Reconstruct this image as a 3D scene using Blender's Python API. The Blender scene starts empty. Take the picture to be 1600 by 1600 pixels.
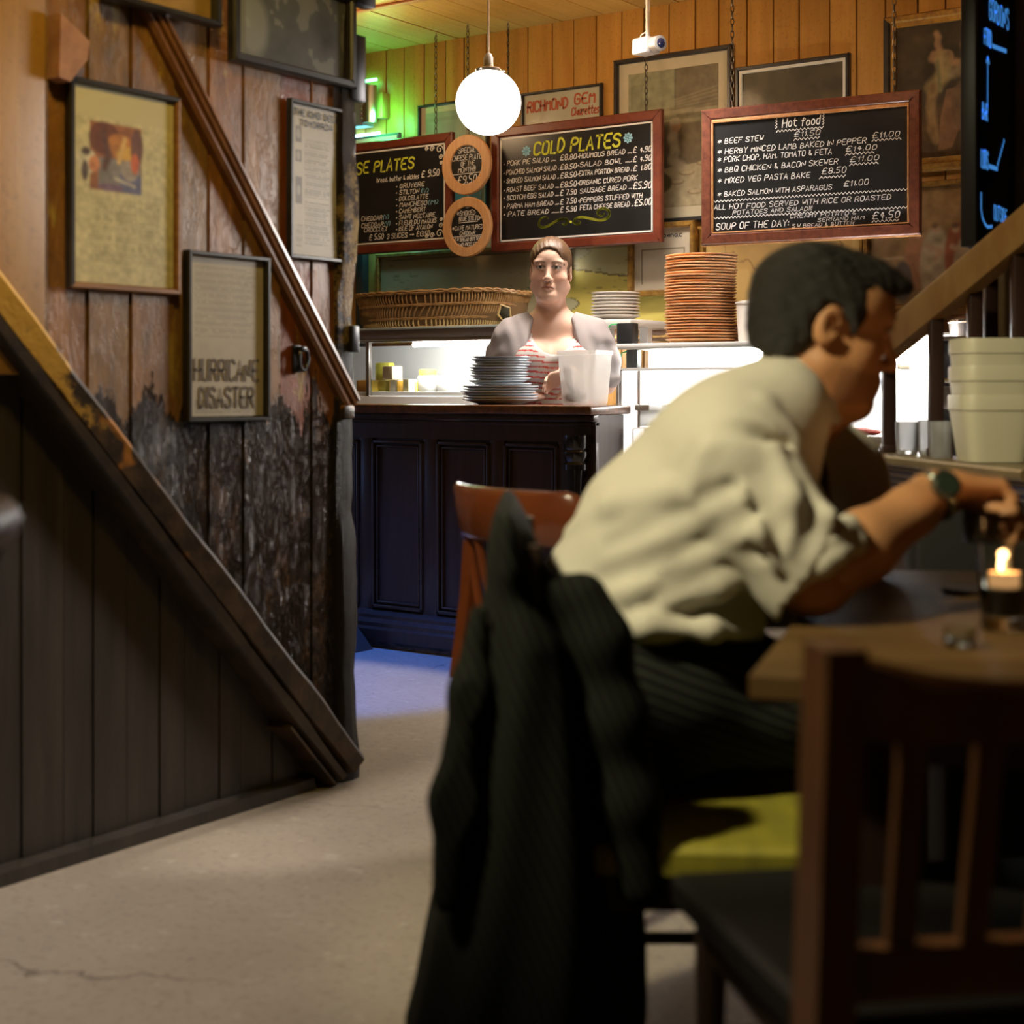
import bpy, bmesh, math, random
import numpy as np
from mathutils import Vector, Matrix, Euler
random.seed(7); rng = np.random.default_rng(7)
R = math.radians
scn = bpy.context.scene
COL = scn.collection
# ------------------------------------------------------------------ camera
FPX, HOR, CZ, YAW = 2400.0, 610.0, 1.02, R(35)
cam_d = bpy.data.cameras.new('camera'); cam = bpy.data.objects.new('camera', cam_d); COL.objects.link(cam)
cam_d.sensor_width = 36; cam_d.lens = FPX/1600*36; cam_d.shift_y = -(800-HOR)/1600
cam.location = (0, 0, CZ); cam.rotation_euler = (R(90), 0, YAW)
cam_d.dof.use_dof = True; cam_d.dof.focus_distance = 6.2; cam_d.dof.aperture_fstop = 3.3
cam_d.clip_start = .05
scn.camera = cam
# ------------------------------------------------------------------ world, view
w = bpy.data.worlds.new('world'); scn.world = w; w.use_nodes = True
w.node_tree.nodes['Background'].inputs[0].default_value = (1.0, .72, .45, 1)
w.node_tree.nodes['Background'].inputs[1].default_value = .055
scn.view_settings.view_transform = 'Standard'; scn.view_settings.look = 'None'
scn.view_settings.gamma = 1; scn.view_settings.use_curve_mapping = False
scn.view_settings.exposure = 0.0
try:
    scn.cycles.use_denoising = True; scn.cycles.max_bounces = 8; scn.cycles.transparent_max_bounces = 16
    scn.cycles.caustics_reflective = False; scn.cycles.caustics_refractive = False
    scn.cycles.sample_clamp_indirect = 6
except Exception: pass
# ------------------------------------------------------------------ pixel rays -> room coordinates
CS, SN = math.cos(YAW), math.sin(YAW)
def c2w(X, D, z): return Vector((CS*X - SN*D, SN*X + CS*D, z))
def P(u, v, D): return Vector(((u-800)/FPX*D, D, CZ-(v-HOR)/FPX*D))        # point in camera-aligned metres (right, depth, height)
def _d(u, v): return c2w((u-800)/FPX, 1, 0) + Vector((0, 0, -(v-HOR)/FPX))
def onY(u, v, y): d = _d(u, v); k = y/d.y; return Vector((d.x*k, y, CZ+d.z*k))
def onX(u, v, x): d = _d(u, v); k = x/d.x; return Vector((x, d.y*k, CZ+d.z*k))
def onZ(u, v, z): d = _d(u, v); k = (z-CZ)/d.z; return Vector((d.x*k, d.y*k, z))
# ------------------------------------------------------------------ lamps
def lamp(kind, loc, power, color, size=.3, target=None, **kw):
    l = bpy.data.lights.new('lamp_light', kind); l.energy = power; l.color = color
    o = bpy.data.objects.new(kw.pop('name', 'ceiling_or_added_light'), l); COL.objects.link(o); o.location = loc
    if kind == 'AREA': l.shape = 'RECTANGLE'; l.size = size; l.size_y = kw.pop('size_y', size)
    else: l.shadow_soft_size = size
    if kind == 'SPOT': l.spot_size = kw.pop('spot', R(80)); l.spot_blend = kw.pop('blend', .6)
    if target is not None:
        o.rotation_euler = (Vector(target)-Vector(loc)).to_track_quat('-Z', 'Y').to_euler()
    return o
# (every light, the added ones too)
def LIGHTS():
    # pub ceiling lamps over the passage: the man's back, the floor and planks; last, a spot added for the stair side
    lamp('SPOT', c2w(-1.10, 1.15, 2.6), 255, (1.0, .88, .56), .09, c2w(.28, 2.42, .95), spot=R(44), blend=.5)
    lamp('SPOT', c2w(-.95, 2.65, 2.66), 150, (1.0, .86, .70), .10, c2w(-1.15, 2.80, 0), spot=R(50), blend=.6)
    lamp('SPOT', c2w(-.66, 3.70, 2.68), 175, (1.0, .87, .74), .05, c2w(-.70, 4.12, 0), spot=R(40), blend=.3)
    lamp('SPOT', (-1.55, 1.6, 2.55), 62, (1.0, .68, .16), .12, (-2.7, 2.25, 1.75), spot=R(78), blend=.9)
    lamp('SPOT', c2w(-.35, 2.15, 2.66), 62, (1.0, .88, .55), .10, c2w(1.14, 3.7, 1.15), spot=R(38), blend=.6)
    # lamps under the ceiling before the back wall
    for x, e in ((-4.6, 9), (-3.4, 9), (-2.2, 5)):
        lamp('POINT', (x, 5.30, 2.40), e, (1.0, .66, .36), .09)
    # insect lamp glow on the wall behind the corner post
    lamp('POINT', (-5.02, 5.98, 2.42), 4.2, (.08, 1.0, .25), .04, name='insect_lamp_light')
    lamp('POINT', (-5.02, 6.0, 1.98), 5.5, (.20, .85, 1.0), .04, name='insect_lamp_light')
    # blue spot over the passage floor before the counter
    lamp('SPOT', (-3.95, 4.0, 2.65), 360, (.05, .21, 1.0), .05, (-3.80, 4.12, 0), spot=R(37), blend=.35, name='blue_ceiling_spot_light')
    # daylight from the doorway at the left of the passage
    d = lamp('AREA', (-5.5, 3.75, .85), .7, (.30, .46, 1.0), .7, (-4.0, 4.05, .05), size_y=.5, name='doorway_daylight_light'); d.data.spread = R(95)
    # added: spot for glints on the plank wall; area light brightening the counter
    lamp('SPOT', (-1.62, 4.85, 1.72), 215, (1.0, .93, .86), .30, c2w(-.85, 3.65, .95), spot=R(44), blend=.5, name='plank_glint_spot_light')
    lamp('AREA', (-3.15, 5.15, 2.62), 24, (1.0, .92, .84), .5, (-3.15, 5.25, 1.2), size_y=.25, name='added_counter_fill_light').data.spread = R(115)
    # narrow spot added to brighten the front chair and table corner
    lamp('SPOT', c2w(-.95, 1.95, 2.45), 75, (1.0, .84, .58), .06, c2w(.26, 1.38, .50), spot=R(15), blend=.6)
    q = P(1567, 866, 1.99); lamp('POINT', c2w(q.x, q.y, q.z), .55, (1.0, .52, .20), .006, name='candle_flame_light')
LIGHTS()
# ------------------------------------------------------------------ geometry accumulator
class G:
    def __init__(s): s.v = []; s.f = []
    def add(s, v, f):
        n = len(s.v); s.v += [tuple(p) for p in v]; s.f += [tuple(i+n for i in q) for q in f]; return s
    def box(s, x0, x1, y0, y1, z0, z1, b=0.0, M=None):
        x0, x1 = min(x0, x1), max(x0, x1); y0, y1 = min(y0, y1), max(y0, y1); z0, z1 = min(z0, z1), max(z0, z1)
        if b <= 0:
            v = [(x, y, z) for x in (x0, x1) for y in (y0, y1) for z in (z0, z1)]
            f = [(0, 1, 3, 2), (4, 6, 7, 5), (0, 4, 5, 1), (2, 3, 7, 6), (0, 2, 6, 4), (1, 5, 7, 3)]
        else:
            bm = bmesh.new(); bmesh.ops.create_cube(bm, size=1)
            for q in bm.verts: q.co = Vector(((x0+x1)/2+q.co.x*(x1-x0), (y0+y1)/2+q.co.y*(y1-y0), (z0+z1)/2+q.co.z*(z1-z0)))
            bmesh.ops.bevel(bm, geom=bm.edges[:], offset=min(b, (x1-x0)*.45, (y1-y0)*.45, (z1-z0)*.45), segments=2, profile=.5, affect='EDGES')
            bm.verts.index_update(); v = [q.co.copy() for q in bm.verts]; f = [[q.index for q in p.verts] for p in bm.faces]; bm.free()
        if M: v = [M @ Vector(p) for p in v]
        return s.add(v, f)
    def beam(s, a, b, w, h, up=(0, 0, 1), bev=.0):
        a, b = Vector(a), Vector(b); d = b-a; L = d.length; d.normalize(); r = d.cross(Vector(up)).normalized(); u = r.cross(d)
        M = Matrix((r, d, u)).transposed().to_4x4(); M.translation = a
        return s.box(-w/2, w/2, 0, L, -h/2, h/2, bev, M)
    def tube(s, pts, r, n=8, closed=False, cap=True):
        pts = [Vector(p) for p in pts]; rs = r if isinstance(r, (list, tuple)) else [r]*len(pts); m = len(pts); v = []; f = []; pu = None
        for i, p in enumerate(pts):
            t = (pts[(i+1) % m]-pts[i-1]) if closed else (pts[min(i+1, m-1)]-pts[max(i-1, 0)])
            if t.length < 1e-9: t = Vector((0, 0, 1))
            t.normalize()
            if pu is None: pu = t.orthogonal().normalized()
            pu = (pu-t*pu.dot(t)); pu = pu.normalized() if pu.length > 1e-6 else t.orthogonal().normalized(); q = t.cross(pu)
            for k in range(n):
                a = 2*math.pi*k/n; v.append(p+(pu*math.cos(a)+q*math.sin(a))*rs[i])
        for i in range(m if closed else m-1):
            for k in range(n):
                j = (i+1) % m; f.append((i*n+k, i*n+(k+1) % n, j*n+(k+1) % n, j*n+k))
        if cap and not closed: f += [tuple(range(n))[::-1], tuple(range((m-1)*n, m*n))]
        return s.add(v, f)
    def lathe(s, prof, c=(0, 0, 0), n=24, closed=False, sx=1, sy=1, a0=0, a1=2*math.pi):
        full = abs(a1-a0-2*math.pi) < 1e-6; m = len(prof); nn = n if full else n+1; v = []; f = []
        for k in range(nn):
            a = a0+(a1-a0)*k/n
            for r, z in prof: v.append((c[0]+r*math.cos(a)*sx, c[1]+r*math.sin(a)*sy, c[2]+z))
        for k in range(n):
            j = (k+1) % nn
            for i in range(m if closed else m-1): f.append((k*m+i, j*m+i, j*m+(i+1) % m, k*m+(i+1) % m))
        if not closed and full:
            if prof[0][0] > 1e-6: f.append(tuple(k*m for k in range(n))[::-1])
            if prof[-1][0] > 1e-6: f.append(tuple(k*m+m-1 for k in range(n)))
        return s.add(v, f)
    def ball(s, c, r, n=16, m=10):
        r = r if hasattr(r, '__len__') else (r, r, r)
        g = G().lathe([(math.sin(math.pi*i/m), -math.cos(math.pi*i/m)) for i in range(m+1)], n=n)
        return s.add([(c[0]+p[0]*r[0], c[1]+p[1]*r[1], c[2]+p[2]*r[2]) for p in g.v], g.f)
    def prism(s, poly, d, M=None):                      # poly: 3-D points of the front, d: extrusion vector
        n = len(poly); v = [Vector(p) for p in poly]; v = v+[p+Vector(d) for p in v]
        f = [tuple(range(n)), tuple(range(2*n-1, n-1, -1))]+[(i, i+n, (i+1) % n+n, (i+1) % n) for i in range(n)]
        if M: v = [M @ p for p in v]
        return s.add(v, f)
    def loft(s, rings, cap=True, closed=True):
        m = len(rings); n = len(rings[0]); v = [p for r in rings for p in r]; f = []
        for i in range(m-1):
            for k in range(n if closed else n-1): f.append((i*n+k, i*n+(k+1) % n, (i+1)*n+(k+1) % n, (i+1)*n+k))
        if cap and closed: f += [tuple(range(n))[::-1], tuple(range((m-1)*n, m*n))]
        return s.add(v, f)
def smooth_mesh(me, ang=40):
    me.polygons.foreach_set('use_smooth', [True]*len(me.polygons))
    if ang < 180 and hasattr(me, 'set_sharp_from_angle'): me.set_sharp_from_angle(angle=R(ang))
def mk(name, g, mat, parent=None, off=(0, 0, 0), smooth=35, col=None, fix=True):
    off = Vector(off); me = bpy.data.meshes.new(name)
    if isinstance(g.v, np.ndarray): v = (g.v-np.array(off)).tolist()
    else: v = [(p[0]-off[0], p[1]-off[1], p[2]-off[2]) for p in g.v]
    me.from_pydata(v, [], g.f if isinstance(g.f, list) else g.f.tolist()); me.validate()
    if fix:
        bm = bmesh.new(); bm.from_mesh(me); bmesh.ops.recalc_face_normals(bm, faces=bm.faces[:]); bm.to_mesh(me); bm.free()
    if smooth: smooth_mesh(me, smooth)
    if col is not None:
        a = me.color_attributes.new('Col', 'FLOAT_COLOR', 'POINT'); c = np.ones((len(me.vertices), 4), np.float32); c[:, :3] = col; a.data.foreach_set('color', c.ravel())
    me.materials.append(mat); o = bpy.data.objects.new(name, me); COL.objects.link(o)
    if parent: o.parent = parent
    return o
class Thing:
    """an Empty at the thing's base; space: 'room' (world axes), 'cam' (axes turned with the table group) or a rotation about z with local coordinates"""
    def __init__(s, name, label, cat, base, space='room', rotz=0.0, group=None, local=False):
        o = bpy.data.objects.new(name, None); COL.objects.link(o); o.empty_display_size = .05
        if space == 'cam': o.location = c2w(*base); o.rotation_euler = (0, 0, YAW+rotz)
        else: o.location = base; o.rotation_euler = (0, 0, rotz)
        s.off = (0, 0, 0) if (local or rotz) else base
        s.o = o; o['label'] = label; o['category'] = cat
        if group: o['group'] = group
    def part(s, name, g, mat, parent=None, label=None, kind=None, **kw):
        p = mk(name, g, mat, parent or s.o, s.off, **kw)
        if label: p['label'] = label
        if kind: p['kind'] = kind
        return p
def single(name, g, mat, label, cat, base=(0, 0, 0), group=None, cam_space=False, world=False, **kw):
    o = mk(name, g, mat, None, base if world else (0, 0, 0), **kw)
    if cam_space: o.location = c2w(*base); o.rotation_euler = (0, 0, YAW)
    else: o.location = base
    o['label'] = label; o['category'] = cat
    if group: o['group'] = group
    return o
def dup(o, loc, rotz=None, label=None):
    c = o.copy(); COL.objects.link(c); c.location = loc
    if rotz is not None: c.rotation_euler = (0, 0, rotz)
    if label: c['label'] = label
    for ch in o.children:
        d = ch.copy(); COL.objects.link(d); d.parent = c
        for g in ch.children: e = g.copy(); COL.objects.link(e); e.parent = d
    return c
def struct(name, g, mat, **kw):
    o = mk(name, g, mat, **kw); o['kind'] = 'structure'; return o
# ------------------------------------------------------------------ materials
def newmat(name):
    m = bpy.data.materials.new(name); m.use_nodes = True; nt = m.node_tree; return m, nt, nt.nodes['Principled BSDF']
def nd(nt, t, **kw):
    n = nt.nodes.new(t)
    for k, v in kw.items(): setattr(n, k, v)
    return n
def mixc(nt, fac, a, b, mode='MIX'):
    n = nt.nodes.new('ShaderNodeMix'); n.data_type = 'RGBA'; n.blend_type = mode
    for i, x in ((0, fac), (6, a), (7, b)):
        if hasattr(x, 'type') and hasattr(x, 'node'): nt.links.new(x, n.inputs[i])
        elif i == 0: n.inputs[0].default_value = x
        else: n.inputs[i].default_value = (*x, 1)
    return n.outputs[2]
def math_(nt, op, a, b=0.0, clamp=False):
    n = nt.nodes.new('ShaderNodeMath'); n.operation = op; n.use_clamp = clamp
    for i, x in ((0, a), (1, b)):
        if hasattr(x, 'node'): nt.links.new(x, n.inputs[i])
        else: n.inputs[i].default_value = x
    return n.outputs[0]
def ramp(nt, x, stops):
    n = nt.nodes.new('ShaderNodeValToRGB'); cr = n.color_ramp
    while len(cr.elements) < len(stops): cr.elements.new(.5)
    for e, (p, c) in zip(cr.elements, stops): e.position = p; e.color = (*c, 1) if hasattr(c, '__len__') else (c, c, c, 1)
    nt.links.new(x, n.inputs[0]); return n.outputs[0]
def noise(nt, scale, vec=None, detail=4, rough=.6, st=(1, 1, 1), dist=0.0):
    if vec is None: vec = nd(nt, 'ShaderNodeTexCoord').outputs['Object']
    if st != (1, 1, 1):
        mp = nd(nt, 'ShaderNodeMapping'); mp.inputs['Scale'].default_value = st; nt.links.new(vec, mp.inputs[0]); vec = mp.outputs[0]
    n = nd(nt, 'ShaderNodeTexNoise'); n.inputs['Scale'].default_value = scale; n.inputs['Detail'].default_value = detail
    n.inputs['Roughness'].default_value = rough; n.inputs['Distortion'].default_value = dist; nt.links.new(vec, n.inputs['Vector']); return n.outputs[0]
def bump(nt, bs, h, strength=.3, dist=.01):
    n = nd(nt, 'ShaderNodeBump'); n.inputs['Strength'].default_value = strength; n.inputs['Distance'].default_value = dist
    nt.links.new(h, n.inputs['Height']); nt.links.new(n.outputs[0], bs.inputs['Normal'])
def pos(nt): return nd(nt, 'ShaderNodeNewGeometry').outputs['Position']
def M(name, c, rough=.5, metal=0.0, c2=None, sc=8.0, st=(1, 1, 1), bp=0.0, bd=.004, coat=0.0, emit=None, es=0.0, spec=None, rnd=0.0, sheen=0.0, trans=0.0):
    m, nt, b = newmat(name); b.inputs['Roughness'].default_value = rough; b.inputs['Metallic'].default_value = metal
    b.inputs['Base Color'].default_value = (*c, 1)
    out = None
    if c2 is not None or bp:
        n = noise(nt, sc, st=st)
        if c2 is not None: out = mixc(nt, ramp(nt, n, [(.35, 0.0), (.65, 1.0)]), c, c2)
        if bp: bump(nt, b, n, bp, bd)
    if rnd:
        ob = nd(nt, 'ShaderNodeObjectInfo').outputs['Random']
        hsv = nd(nt, 'ShaderNodeHueSaturation'); nt.links.new(math_(nt, 'ADD', math_(nt, 'MULTIPLY', ob, rnd), 1-rnd/2), hsv.inputs['Value'])
        if out is not None: nt.links.new(out, hsv.inputs['Color'])
        else: hsv.inputs['Color'].default_value = (*c, 1)
        out = hsv.outputs[0]
    if out is not None: nt.links.new(out, b.inputs['Base Color'])
    if coat: b.inputs['Coat Weight'].default_value = coat; b.inputs['Coat Roughness'].default_value = .12
    if emit: b.inputs['Emission Color'].default_value = (*emit, 1); b.inputs['Emission Strength'].default_value = es
    if spec is not None: b.inputs['Specular IOR Level'].default_value = spec
    if sheen: b.inputs['Sheen Weight'].default_value = sheen
    if trans: b.inputs['Transmission Weight'].default_value = trans
    return m
def vcol(name, rough=.7, bp=0.0, sc=60, spec=.3, sss=0.0):
    m, nt, b = newmat(name); a = nd(nt, 'ShaderNodeVertexColor', layer_name='Col'); nt.links.new(a.outputs[0], b.inputs['Base Color'])
    b.inputs['Roughness'].default_value = rough; b.inputs['Specular IOR Level'].default_value = spec
    if sss: b.inputs['Subsurface Weight'].default_value = sss; b.inputs['Subsurface Radius'].default_value = (.01, .004, .002)
    if bp: bump(nt, b, noise(nt, sc), bp, .003)
    return m
def glass(name, tint=(1, 1, 1), rough=.03, ior=1.45, gl=1.0):
    m = bpy.data.materials.new(name); m.use_nodes = True; nt = m.node_tree; nt.nodes.clear()
    t = nd(nt, 'ShaderNodeBsdfTransparent'); t.inputs[0].default_value = (*tint, 1); g = nd(nt, 'ShaderNodeBsdfGlossy'); g.inputs['Roughness'].default_value = rough
    g.inputs[0].default_value = (gl, gl, gl, 1)
    fr = nd(nt, 'ShaderNodeFresnel'); fr.inputs[0].default_value = ior; mx = nd(nt, 'ShaderNodeMixShader'); o = nd(nt, 'ShaderNodeOutputMaterial')
    bf = nd(nt, 'ShaderNodeNewGeometry').outputs['Backfacing']; nt.links.new(math_(nt, 'MULTIPLY', fr.outputs[0], math_(nt, 'SUBTRACT', 1.0, bf)), mx.inputs[0]); nt.links.new(t.outputs[0], mx.inputs[1]); nt.links.new(g.outputs[0], mx.inputs[2]); nt.links.new(mx.outputs[0], o.inputs[0]); return m
# ------------------------------------------------------------------ smooth continuous bodies: signed distances on a grid, then one surface
class SDF:
    def __init__(s, lo, hi, res, fine=None):
        def axis(a, b, k):
            if fine and fine[k]:
                f0, f1, fr = fine[k]; out = [a]
                while out[-1] < b: out.append(out[-1]+(fr if f0 <= out[-1] <= f1 else res))
                return np.array(out, np.float32)
            return np.arange(a, b+res, res, dtype=np.float32)
        s.ax = [axis(lo[k], hi[k], k) for k in range(3)]; s.res = res
        s.F = np.full([len(a) for a in s.ax], .5, np.float32); s.R = np.eye(3); s.t = np.zeros(3)
    def xf(s, Rm=None, t=None):
        s.R = np.eye(3) if Rm is None else np.array(Rm, float); s.t = np.zeros(3) if t is None else np.array(t, float)
    def T(s, p): return s.R @ np.array(p, float)+s.t
    def sub(s, lo, hi):
        sl = []
        for k in range(3):
            i0 = max(0, int(np.searchsorted(s.ax[k], lo[k]))-1); i1 = min(len(s.ax[k]), int(np.searchsorted(s.ax[k], hi[k]))+1)
            if i1 <= i0: return None, None
            sl.append(slice(i0, i1))
        X = np.meshgrid(*[s.ax[k][sl[k]] for k in range(3)], indexing='ij', sparse=True); return tuple(sl), X
    def comb(s, sl, d, k, op):
        a = s.F[sl]
        if op == 'u': h = np.maximum(k-np.abs(a-d), 0)/k; s.F[sl] = np.minimum(a, d)-h*h*k*.25
        else: d = -d; h = np.maximum(k-np.abs(a-d), 0)/k; s.F[sl] = np.maximum(a, d)+h*h*k*.25
        return s
    def ell(s, c, r, k=.02, op='u', rot=None):
        r = np.array([r]*3 if np.isscalar(r) else r, float); c = s.T(c); Rm = s.R @ (np.array(Euler([R(q) for q in rot]).to_matrix()) if rot else np.eye(3))
        e = float(max(r))+k+2*s.res; sl, X = s.sub(c-e, c+e)
        if sl is None: return s
        q = [sum(Rm[j, i]*(X[j]-c[j]) for j in range(3)) for i in range(3)]
        k0 = np.sqrt(sum((q[i]/r[i])**2 for i in range(3))); k1 = np.sqrt(sum((q[i]/r[i]**2)**2 for i in range(3)))+1e-9
        return s.comb(sl, (k0*(k0-1)/k1).astype(np.float32), k, op)
    def cone(s, a, b, ra, rb, k=.02, op='u', fl=1.0, fa=None):
        a, b = s.T(a), s.T(b); e = max(ra, rb)+k+2*s.res; sl, X = s.sub(np.minimum(a, b)-e, np.maximum(a, b)+e)
        if sl is None: return s
        ba = b-a; L = float(ba @ ba)+1e-12; p = [X[i]-a[i] for i in range(3)]; h = np.clip(sum(p[i]*ba[i] for i in range(3))/L, 0, 1)
        q = [p[i]-h*ba[i] for i in range(3)]; d2 = sum(x*x for x in q)
        if fa is not None:                                   # flatten across axis fa
            f = s.R @ np.array(fa, float); f /= np.linalg.norm(f); pr = sum(q[i]*f[i] for i in range(3)); d2 = d2+pr*pr*(fl*fl-1)
        return s.comb(sl, (np.sqrt(d2)-(ra+h*(rb-ra))).astype(np.float32), k, op)
    def chain(s, pts, rs, k=.02, op='u'):
        for i in range(len(pts)-1): s.cone(pts[i], pts[i+1], rs[i], rs[i+1], k, op)
        return s
    def half(s, p, n, k=.003):                               # keep the side the normal points away from
        p, n = s.T(p), s.R @ np.array(n, float); n = n/np.linalg.norm(n); X = np.meshgrid(*s.ax, indexing='ij', sparse=True)
        d = sum((X[i]-p[i])*n[i] for i in range(3)); s.comb((slice(None),)*3, (-d).astype(np.float32), k, 'c'); return s
    def disp(s, fn):
        X = np.meshgrid(*s.ax, indexing='ij', sparse=True); s.F += fn(*X).astype(np.float32); return s
    def mesh(s):
        F = s.F; F[0] = F[-1] = .5; F[:, 0] = F[:, -1] = .5; F[:, :, 0] = F[:, :, -1] = .5
        I = F < 0; n = [k-1 for k in F.shape]; c = np.zeros(n, np.int8)
        cor = [(i, j, k) for i in (0, 1) for j in (0, 1) for k in (0, 1)]
        for i, j, k in cor: c += I[i:i+n[0], j:j+n[1], k:k+n[2]]
        idx = np.argwhere((c > 0) & (c < 8)); N = len(idx); acc = np.zeros((N, 3)); cnt = np.zeros(N)
        ids = np.full(n, -1, np.int32); ids[tuple(idx.T)] = np.arange(N)
        for a in cor:
            for k in range(3):
                if a[k]: continue
                b = list(a); b[k] = 1; ia = idx+np.array(a); ib = idx+np.array(b); va = F[tuple(ia.T)]; vb = F[tuple(ib.T)]
                m = (va < 0) != (vb < 0); t = np.where(m, va/(va-vb+1e-12), 0)
                pa = np.stack([s.ax[q][ia[:, q]] for q in range(3)], 1); pb = np.stack([s.ax[q][ib[:, q]] for q in range(3)], 1)
                acc += np.where(m[:, None], pa+(pb-pa)*t[:, None], 0); cnt += m
        V = acc/cnt[:, None]; faces = []
        for k in range(3):
            a, b = [(1, 2), (2, 0), (0, 1)][k]; s0 = [slice(None)]*3; s1 = [slice(None)]*3; s0[k] = slice(0, -1); s1[k] = slice(1, None)
            e = np.argwhere(I[tuple(s0)] != I[tuple(s1)]); e = e[(e[:, a] > 0) & (e[:, b] > 0) & (e[:, a] < n[a]) & (e[:, b] < n[b])]
            da = np.zeros(3, int); da[a] = 1; db = np.zeros(3, int); db[b] = 1
            q = np.stack([ids[tuple((e-da-db).T)], ids[tuple((e-db).T)], ids[tuple(e.T)], ids[tuple((e-da).T)]], 1)
            fl = ~I[tuple(e.T)]; q[fl] = q[fl][:, ::-1]; faces.append(q)
        g = G(); g.v = V; g.f = np.concatenate(faces); return g
def rotm(x=0, y=0, z=0): return np.array((Euler((0, 0, R(z))).to_matrix() @ Euler((0, R(y), 0)).to_matrix() @ Euler((R(x), 0, 0)).to_matrix()))
def head_sdf(S, Rm, t, w=1.0, fat=0.0, nose=1.0, frown=0.0, top=1.0):
    """a head facing -y with its origin between the ears"""
    S.xf(Rm, t)
    S.ell((0, -.005, .045*top), (.076*w, .096, .088*top), .02).ell((0, -.045, .04), (.066*w, .052, .06), .03)
    S.ell((0, -.04, -.035), (.062*w, .058, .07), .03)
    for q in (-1, 1):
        S.ell((q*.036*w, -.06, -.03), (.03+fat*.3, .028+fat*.3, .03), .02)          # cheek
        S.cone((q*.055*w, -.01, -.06), (q*.018, -.082, -.1), .016+fat*.5, .013+fat*.4, .03)      # jaw
        S.ell((q*.03, -.089, .033), (.024, .010, .008), .014)                        # brow ridge
        S.ell((q*.032, -.108, .012), (.018, .014, .011), .008, 'c')                  # eye socket
        S.ell((q*.031, -.0875, .011), (.0145, .0125, .0125), .003)                   # eye globe under the lid
        S.cone((q*.018, -.0985, .013), (q*.032, -.1005, .0205), .0028, .003, .004).cone((q*.032, -.1005, .0205), (q*.046, -.092, .014), .003, .0026, .004)
        S.cone((q*.019, -.098, .004), (q*.033, -.0995, .002), .0022, .0022, .004)
        S.ell((q*.012, -.104, -.038), (.0085, .010, .008), .006)                     # wing of the nose
        S.ell((q*.077*w, .006, -.005), (.009, .019, .031), .006, rot=(0, 0, q*14)).ell((q*.083*w, .0, -.002), (.006, .010, .018), .004, 'c')
    S.ell((0, -.088, -.103), (.022, .020, .018), .02)                                # chin
    if fat: S.ell((0, -.036, -.108), (.050, .046, .022), .02)
    S.cone((0, -.093, .022), (0, -.113*nose-.003, -.028), .0065, .0095, .014).ell((0, -.115*nose, -.034), (.010, .011, .009), .008)
    for q in (-1, 1): S.ell((q*.0065, -.113, -.0455), (.0035, .005, .003), .003, 'c')
    S.ell((0, -.094, -.064), (.026, .014, .016), .014)                               # muzzle
    S.cone((-.018, -.1, -.0645-frown), (0, -.109, -.0605), .0035, .0048, .006).cone((.018, -.1, -.0645-frown), (0, -.109, -.0605), .0035, .0048, .006)
    S.cone((-.013, -.1, -.0735), (.013, -.1, -.0735), .0055, .0055, .008).ell((0, -.104, -.073), (.014, .006, .005), .006)
    S.cone((-.023, -.102, -.070-frown), (0, -.115, -.0668), .0016, .0016, .002, 'c').cone((.023, -.102, -.070-frown), (0, -.115, -.0668), .0016, .0016, .002, 'c')
    S.xf()
def head_col(V, Rm, t, skin, lip, brow, frown=0.0, iris=(.08, .05, .03)):
    """skin, lips, brows and eyes by place on the head"""
    Rm = np.array(Rm); p = (V-np.array(t)) @ Rm; c = np.tile(np.array(skin), (len(V), 1)); x, y, z = p.T; fr = (y < -.06) & (np.abs(x) < .09) & (np.abs(z) < .15)
    def mixm(m, col): c[:] = c*(1-m[:, None])+np.array(col)*m[:, None]
    g = lambda d, s: np.exp(-(d/s)**2)
    ax = np.abs(x)
    mixm(fr*.35*g(np.hypot(ax-.042, z+.028), .025), (skin[0]*1.05, skin[1]*.72, skin[2]*.68))
    mixm(fr*np.clip(1.4-((ax/.024)**2+((z+.0665+frown*(ax/.02)**2)/.0085)**2), 0, 1)*.9, lip)
    mixm(fr*(np.abs(z+.0672+frown*(ax/.02)**2) < .0016)*(ax < .023)*.8, (.12, .03, .03))
    bz = .031+.004*np.sin((ax-.014)/.036*math.pi*.9); mixm(fr*(ax > .013)*(ax < .052)*np.clip(1.5-np.abs(z-bz)/.0033, 0, 1)*.8, brow)
    ex = (ax-.0315)/.0155; ez = (z-.0115)/.0062; rr = ex**2+ez**2; eye = fr*(rr < 1)*(y < -.085)
    mixm(eye*1.0, (.62, .58, .55)); ir = eye*(np.hypot(ax-.0315, z-.012) < .0062); mixm(ir*1.0, iris)
    mixm(fr*(rr >= .8)*(rr < 1.9)*(z > .0115)*(y < -.08)*.75, (.06, .03, .02))
    mixm(fr*(rr >= .9)*(rr < 1.6)*(z <= .0115)*(y < -.08)*.3, (.3, .13, .10))
    mixm(fr*g(np.hypot(ax-.0065, z+.046), .0035)*.8, (.12, .03, .02))
    return c
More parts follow.
